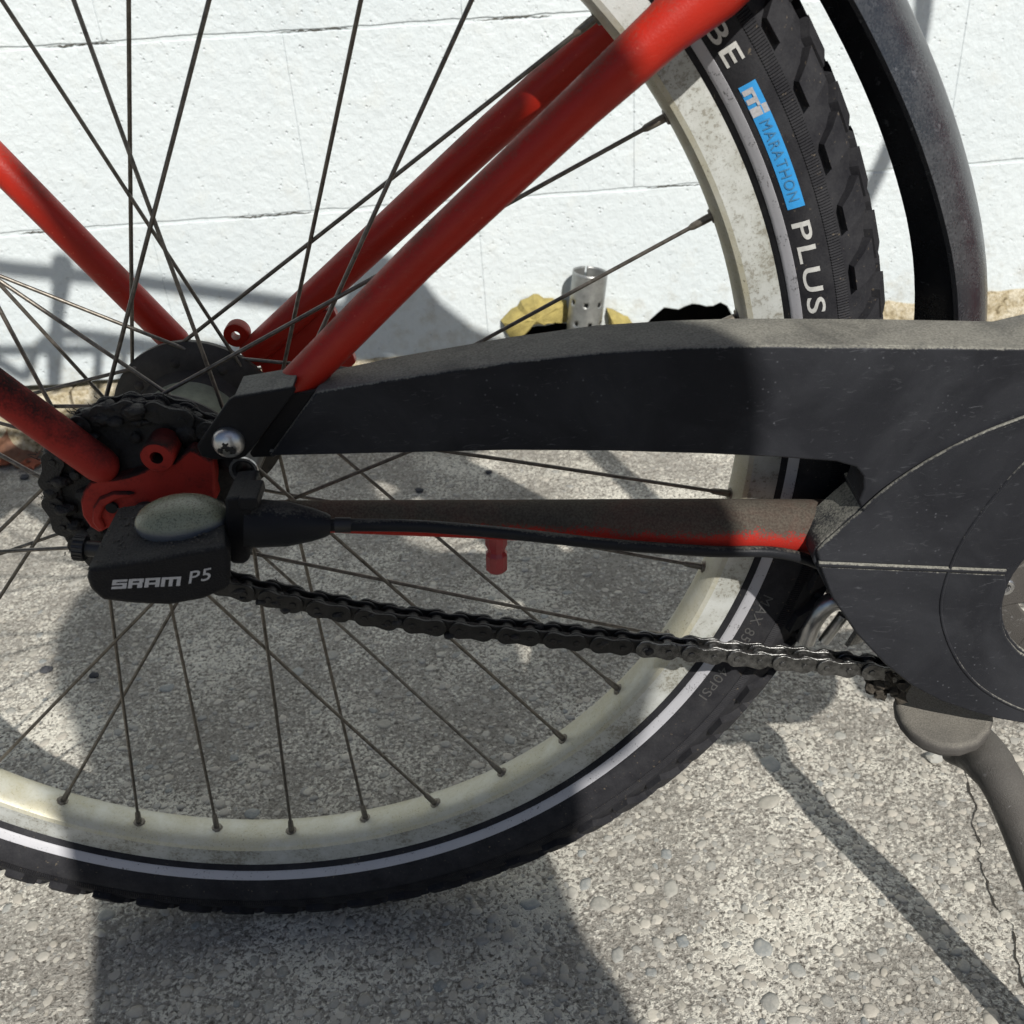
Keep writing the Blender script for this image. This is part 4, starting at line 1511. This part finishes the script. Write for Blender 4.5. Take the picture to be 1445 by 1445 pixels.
# ---- kickstand
KZ = -172.0
kp = [atz(u, v, KZ) for u, v in ((1262, 985), (1264, 1000), (1272, 1016), (1286, 1032), (1305, 1045), (1330, 1053), (1358, 1054), (1382, 1046), (1398, 1030), (1403, 1012), (1400, 990), (1380, 955), (1320, 945), (1280, 955))]
mb = MB(); mb.slab([(p[0], p[1]) for p in kp], KZ - 9, KZ)
kick = mb.build('kickstand', MT['cast'], bike, smooth=40, bevel=3.2, seg=4)
kick['label'] = 'dusty cast alloy twin leg kickstand under the cranks'
mb = MB()
leg_pts = spline([at(1350, 1042, -46), at(1376, 1056, -56), at(1398, 1080, -72), at(1417, 1109, -85), at(1437, 1153, -95), at(1457, 1203, -109), at(1480, 1264, -120), (465, -131, -269), (478, -160, -308), (494, -190, GZ + 12), (496, -194, GZ + 2)], 6)
lr = [12.6 + 3.0 * math.exp(-(i / 12.0) ** 2) for i in range(len(leg_pts))]
lr = [r_ if i < 14 else r_ - 0.5 for i, r_ in enumerate(lr)]
mb.tube(leg_pts, lr, 20, True, 0.95)
mb.build('leg', MT['castleg'], kick, smooth=50)
mb = MB()
mb.tube([(458, 12, -92), (448, 22, -160), (440, 26, KZ - 4)], [15, 14, 15], 18)
mb.build('mount_post', MT['castleg'], kick, smooth=40)
# clotted dirt hanging below the guard
mb = MB()
for q in range(26):
    p = at(1238 + gr.uniform(-14, 42), 962 + gr.uniform(-16, 18), -50 + gr.uniform(-6, 8))
    r_ = gr.uniform(2.2, 5.0)
    mb.ball(p, (r_, r_, r_), 2, 0.9, q + 900, 1.8)
mb.build('mud_clot', simple('dry_mud', (0.055, 0.046, 0.035), 0.9, 0.0, 300, 0.5, 0.001, 700), guard, smooth=50, fix=False)
# bright bracket behind the guard
mb = MB()
mb.tube(spline([at(1136, 905, -22), at(1150, 872, -22), at(1172, 850, -22), at(1200, 846, -22)], 6), 5.5, 14, True, 1.0)
mb.tube([at(1162, 905, -16), at(1190, 868, -16)], 3.4, 12)
mb.build('spring_bracket', MT['steel'], kick, smooth=60)

# ---- chainring, crank and bottom bracket
mb = MB()
ring_in, ring_out = 62.0, 78.0
def ringpoly(r, n=120):
    return [(BBX + r * math.cos(2 * PI * i / n), BBZ + r * math.sin(2 * PI * i / n)) for i in range(n)]
teeth = []
for i in range(38 * 4):
    r_ = (78.5, 82.0, 82.0, 78.5)[i % 4]
    a_ = 2 * PI * i / (38 * 4)
    teeth.append((BBX + r_ * math.cos(a_), BBZ + r_ * math.sin(a_)))
ring = plate('chainring', [teeth, ringpoly(64, 60)], -52.0, -48.5, MT['chain'], bike, 0.3)
mb = MB()
for k in range(5):
    a_ = R(184 + 72 * k)
    c_, s_ = math.cos(a_), math.sin(a_)
    pts_ = []
    for (rr, ww) in ((14, 13), (34, 14), (58, 18), (67, 18), (67, -14), (58, -14), (34, -11), (14, -13)):
        pts_.append((BBX + rr * c_ - ww * s_, BBZ + rr * s_ + ww * c_))
    mb.prism(pts_, -58, -52.2)
mb.lathe([(33.5, -57.6), (66, -57.6), (66, -53.4), (33.5, -53.4)], 72, axis=(BBX, 0, BBZ), closed=True)
mb.lathe([(8, -64), (17, -63), (19, -60), (19, -50), (8, -50)], 40, axis=(BBX, 0, BBZ), closed=True)
mb.build('spider', MT['castleg'], ring, smooth=35, bevel=1.0)
for k in range(5):
    a_ = R(184 + 72 * k)
    mb = MB()
    mb.lathe([(2.4, -57), (2.6, -61), (4.2, -61.2), (4.9, -60.4), (4.9, -57)], 24, axis=(BBX + 40 * math.cos(a_), 0, BBZ + 40 * math.sin(a_)))
    mb.lathe([(0.01, -58.4), (2.6, -58.4)], 24, axis=(BBX + 40 * math.cos(a_), 0, BBZ + 40 * math.sin(a_)))
    mb.build('chainring_bolt', MT['steel'], ring, smooth=40)
mb = MB(); mb.lathe([(0.01, -36), (20, -36), (20, 36), (0.01, 36)], 36, axis=(BBX, 0, BBZ))
mb.build('bottom_bracket', MT['red_dirty'], bike, smooth=40)
tube_part('crank_arm', [(BBX, -88, BBZ), (BBX + 60, -90, BBZ + 12), (BBX + 168, -94, BBZ + 34)], [12, 9, 10], MT['castleg'], 16, 0.6)
tube_part('crank_axle', [(BBX, -92, BBZ), (BBX, 80, BBZ)], 8, MT['steel'], 16)
mb = MB(); mb.box((BBX + 168, -140, BBZ + 34), (45, 36, 9))
mb.build('pedal', MT['plastic'], bike, smooth=30, bevel=3)

# ---- rest of the frame, off to the right and above
st_top = Vector((496, 0, 420))
tube_part('seat_tube', [(BBX + 46, 0, BBZ + 30), (506, 0, 268), st_top], 15, MT['red'])
tube_part('seat_post', [st_top, (430, 0, 455), (350, 0, 488)], 12.5, MT['steel'])
head = Vector((985, 0, 330)); headt = Vector((950, 0, 450))
tube_part('down_tube', [(BBX, 0, BBZ), head], 17, MT['red'])
tube_part('top_tube', [(500, 0, 350), headt], 14, MT['red'])
tube_part('head_tube', [head - (headt - head) * 0.2, headt + (headt - head) * 0.25], 18, MT['red'])
tube_part('fork', spline([(990, 0, 306), (1010, -50, 240), (1060, -52, 80), (1112, -50, 0)], 6), 11, MT['red'])
tube_part('fork', spline([(990, 0, 306), (1010, 50, 240), (1060, 52, 80), (1112, 50, 0)], 6), 11, MT['red'])
tube_part('handlebar', spline([(780, -290, 640), (880, -270, 655), (935, -120, 650), (940, 0, 640), (935, 120, 650), (880, 270, 655), (780, 290, 640)], 8), 11, MT['steel'])
tube_part('stem', [(945, 0, 470), (935, 0, 640)], 12, MT['steel'])
# saddle
mb = MB()
sec_ = []
stations = []
for (u, v, hw, th_) in ((478, 440, 20, 8), (490, 425, 58, 22), (520, 416, 74, 30), (560, 424, 68, 32), (610, 455, 44, 30), (660, 476, 26, 26), (720, 496, 18, 24), (750, 504, 12, 14)):
    q_ = atw(u, v); t_ = q_[1] / SY
    stations.append((q_[0] - SX * t_, hw, q_[2] + t_, th_))
n = 14
vs = []
for (x, hw, zt, th_) in stations:
    for k in range(n):
        a_ = 2 * PI * k / n
        vs.append((x, hw * math.cos(a_), zt - th_ / 2 + th_ / 2 * math.sin(a_)))
fs = [(i * n + k, i * n + (k + 1) % n, (i + 1) * n + (k + 1) % n, (i + 1) * n + k) for i in range(len(stations) - 1) for k in range(n)]
fs += [tuple(range(n)), tuple((len(stations) - 1) * n + k for k in range(n))[::-1]]
mb.add(vs, fs)
mb.build('saddle', MT['saddle'], bike, smooth=60)
# carrier over the rear wheel, plus unseen bars added to cast the wall shadow
mb = MB()
for sg in (-1, 1):
    mb.tube(spline([(330, sg * 30, 380), (180, sg * 62, 396), (-200, sg * 66, 402), (-430, sg * 66, 402)], 6), 6, 12)
for x in (-430, -250, -80, 90):
    mb.tube([(x, -66, 402), (x, 66, 402)], 5, 10)
carrier = mb.build('carrier', MT['red'], bike, smooth=50)
def caster(u, v, y):
    """where a bar at depth y stands whose shadow is seen on the wall"""
    p = atw(u, v)
    t = (p[1] - y) / SY
    return (p[0] - SX * t, y, p[2] + t)
mb = MB()
mb.tube([caster(u, v, 30) for u, v in ((-90, 365), (20, 380), (200, 398), (430, 432), (500, 440))], 8, 12)
mb.tube([caster(u, v, 30) for u, v in ((88, 370), (88, 385), (84, 420), (80, 460), (78, 490), (76, 545))], [13, 13, 10, 8, 11, 8], 12)
mb.tube(spline([caster(u, v, 30) for u, v in ((-60, 480), (0, 512), (35, 530), (48, 500), (70, 478), (110, 472), (200, 485), (330, 508))], 6), 6.5, 12)
mb.tube([caster(u, v, 30) for u, v in ((140, 480), (136, 560))], 6, 10)
mb.build('shadow_bars', MT['steel'], carrier, smooth=50)
# front wheel
fx = 1112.0
fw_rim = clone(wheel, 'wheel', bike, Vector((fx / 1000, 0, 0)))
for ch in [c_ for c_ in wheel.children if c_.name.split('.')[0] in ('tyre', 'tread', 'spoke', 'reflective_stripe', 'hub')]:
    c2 = clone(ch, ch.name.split('.')[0], fw_rim, ch.location.copy(), ch.rotation_euler.copy())

# ------------------------------------------------------------------ the person whose shadow falls across the wheel
def person():
    root = empty('person', (0.345, -0.86, 0.0))
    tag(root, 'kneeling person in dark jacket taking the picture, shadow across the rear wheel', 'person')
    J = [  # x, y, z (m, world), radius x, radius y
        ('pelvis', (0.33, -0.88, 0.60), .19, .14), ('waist', (0.33, -0.86, 0.75), .185, .12), ('chest', (0.345, -0.85, 0.95), .19, .13),
        ('upper', (0.35, -0.85, 1.08), .16, .11), ('neck', (0.40, -0.845, 1.20), .105, .08), ('skull', (0.41, -0.835, 1.30), .098, .095), ('crown', (0.41, -0.83, 1.40), .085, .09),
        ('shl', (0.185, -0.85, 1.10), .072, .07), ('ell', (0.185, -0.76, 0.86), .05, .05), ('wrl', (0.13, -0.58, 0.66), .032, .032), ('hal', (0.13, -0.545, 0.635), .038, .022),
        ('shr', (0.53, -0.85, 1.10), .072, .07), ('elr', (0.48, -0.76, 0.86), .05, .05), ('wrr', (0.32, -0.60, 0.64), .032, .032), ('har', (0.285, -0.575, 0.625), .038, .022),
        ('hil', (0.25, -0.88, 0.56), .105, .10), ('knl', (0.24, -0.82, 0.085), .07, .07), ('anl', (0.24, -1.24, 0.06), .042, .042), ('tol', (0.24, -1.38, 0.035), .035, .03),
        ('hir', (0.43, -0.88, 0.56), .105, .10), ('knr', (0.45, -0.82, 0.085), .07, .07), ('anr', (0.45, -1.24, 0.06), .042, .042), ('tor', (0.45, -1.38, 0.035), .035, .03)]
    idx = {j[0]: i for i, j in enumerate(J)}
    E_ = [('pelvis', 'waist'), ('waist', 'chest'), ('chest', 'upper'), ('upper', 'neck'), ('neck', 'skull'), ('skull', 'crown'), ('upper', 'shl'), ('shl', 'ell'), ('ell', 'wrl'), ('wrl', 'hal'), ('upper', 'shr'), ('shr', 'elr'), ('elr', 'wrr'), ('wrr', 'har'), ('pelvis', 'hil'), ('hil', 'knl'), ('knl', 'anl'), ('anl', 'tol'), ('pelvis', 'hir'), ('hir', 'knr'), ('knr', 'anr'), ('anr', 'tor')]
    verts = [Vector(j[1]) for j in J]
    rad = [(j[2], j[3]) for j in J]
    edges = [(idx[a_], idx[b_]) for a_, b_ in E_]
    # five fingers on each hand, curled as round a phone
    for hand, sg in (('hal', 1), ('har', -1)):
        h = verts[idx[hand]]
        for f in range(5):
            if f < 4:
                b0 = h + Vector((-sg * 0.008, 0.018, 0.024 - 0.017 * f)); ln = (0.034, 0.038, 0.035, 0.028)[f]
                b1 = b0 + Vector((-sg * 0.004, ln * 0.7, 0.0)); b2 = b1 + Vector((sg * 0.018, ln * 0.35, 0)); b3 = b2 + Vector((sg * 0.016, -0.006, 0))
            else:
                b0 = h + Vector((sg * 0.016, 0.0, 0.022)); b1 = b0 + Vector((sg * 0.016, 0.012, 0.014)); b2 = b1 + Vector((sg * 0.012, 0.016, 0.006)); b3 = b2 + Vector((sg * 0.006, 0.012, 0))
            st = len(verts)
            verts += [b0, b1, b2, b3]; rad += [(.010, .010), (.009, .009), (.0085, .0085), (.007, .007)]
            edges += [(idx[hand], st), (st, st + 1), (st + 1, st + 2), (st + 2, st + 3)]
    me = bpy.data.meshes.new('body')
    me.from_pydata([v - root.location for v in verts], edges, [])
    body = bpy.data.objects.new('body', me)
    COL.objects.link(body)
    body.parent = root
    md = body.modifiers.new('skin', 'SKIN')
    md.use_smooth_shade = True
    sk = me.skin_vertices[0].data if me.skin_vertices else None
    if sk is None:
        bpy.context.view_layer.objects.active = body
        bpy.ops.object.modifier_remove(modifier='skin')
        bpy.ops.object.modifier_add(type='SKIN')
        sk = me.skin_vertices[0].data
    for i, r_ in enumerate(rad):
        sk[i].radius = r_
    sk[0].use_root = True
    ss = body.modifiers.new('sub', 'SUBSURF'); ss.levels = 1; ss.render_levels = 1
    dg = bpy.context.evaluated_depsgraph_get()
    m2 = bpy.data.meshes.new_from_object(body.evaluated_get(dg))
    for mt in ('skin', 'jacket', 'trousers'):
        m2.materials.append(MT[mt])
    rl = root.location
    for p in m2.polygons:
        c_ = p.center + rl
        hand = c_.y > -0.60 and c_.z < 0.72
        p.material_index = 0 if (hand or c_.z > 1.19) else (2 if c_.z < 0.60 and c_.y < -0.70 else 1)
        p.use_smooth = True
    body.modifiers.clear()
    body.data = m2
    # head details
    fc = Vector((0.41, -0.83, 1.34))
    hm = MB()
    k = 1000.0
    def wmm(v): return (v.x * k, v.y * k, v.z * k + GZ)
    hm.ball(wmm(fc + Vector((-0.01, -0.015, 0.03))), (126, 112, 108), 3, 0.2, 3, 2.0)
    hm.build('hair', MT['hair'], None, smooth=60).parent = root
    hair = [c_ for c_ in bpy.data.objects if c_.name.startswith('hair')][-1]
    hair.location = -Vector(root.location)
    fm = MB()
    fm.ball(wmm(fc + Vector((0, 0.088, -0.03))), (13, 20, 22), 2)
    for sg in (-1, 1):
        fm.ball(wmm(fc + Vector((sg * 0.078, 0, -0.02))), (12, 20, 32), 2)
    fo = fm.build('face', MT['skin'], None, smooth=60); fo.parent = root; fo.location = -Vector(root.location)
    em = MB()
    for sg in (-1, 1):
        em.ball(wmm(fc + Vector((sg * 0.032, 0.078, 0.0))), (11, 8, 8), 2)
    em.ball(wmm(fc + Vector((0, 0.082, -0.068))), (22, 7, 5), 2)
    eo = em.build('eyes_and_mouth', MT['dark'], None, smooth=60); eo.parent = root; eo.location = -Vector(root.location)
person()
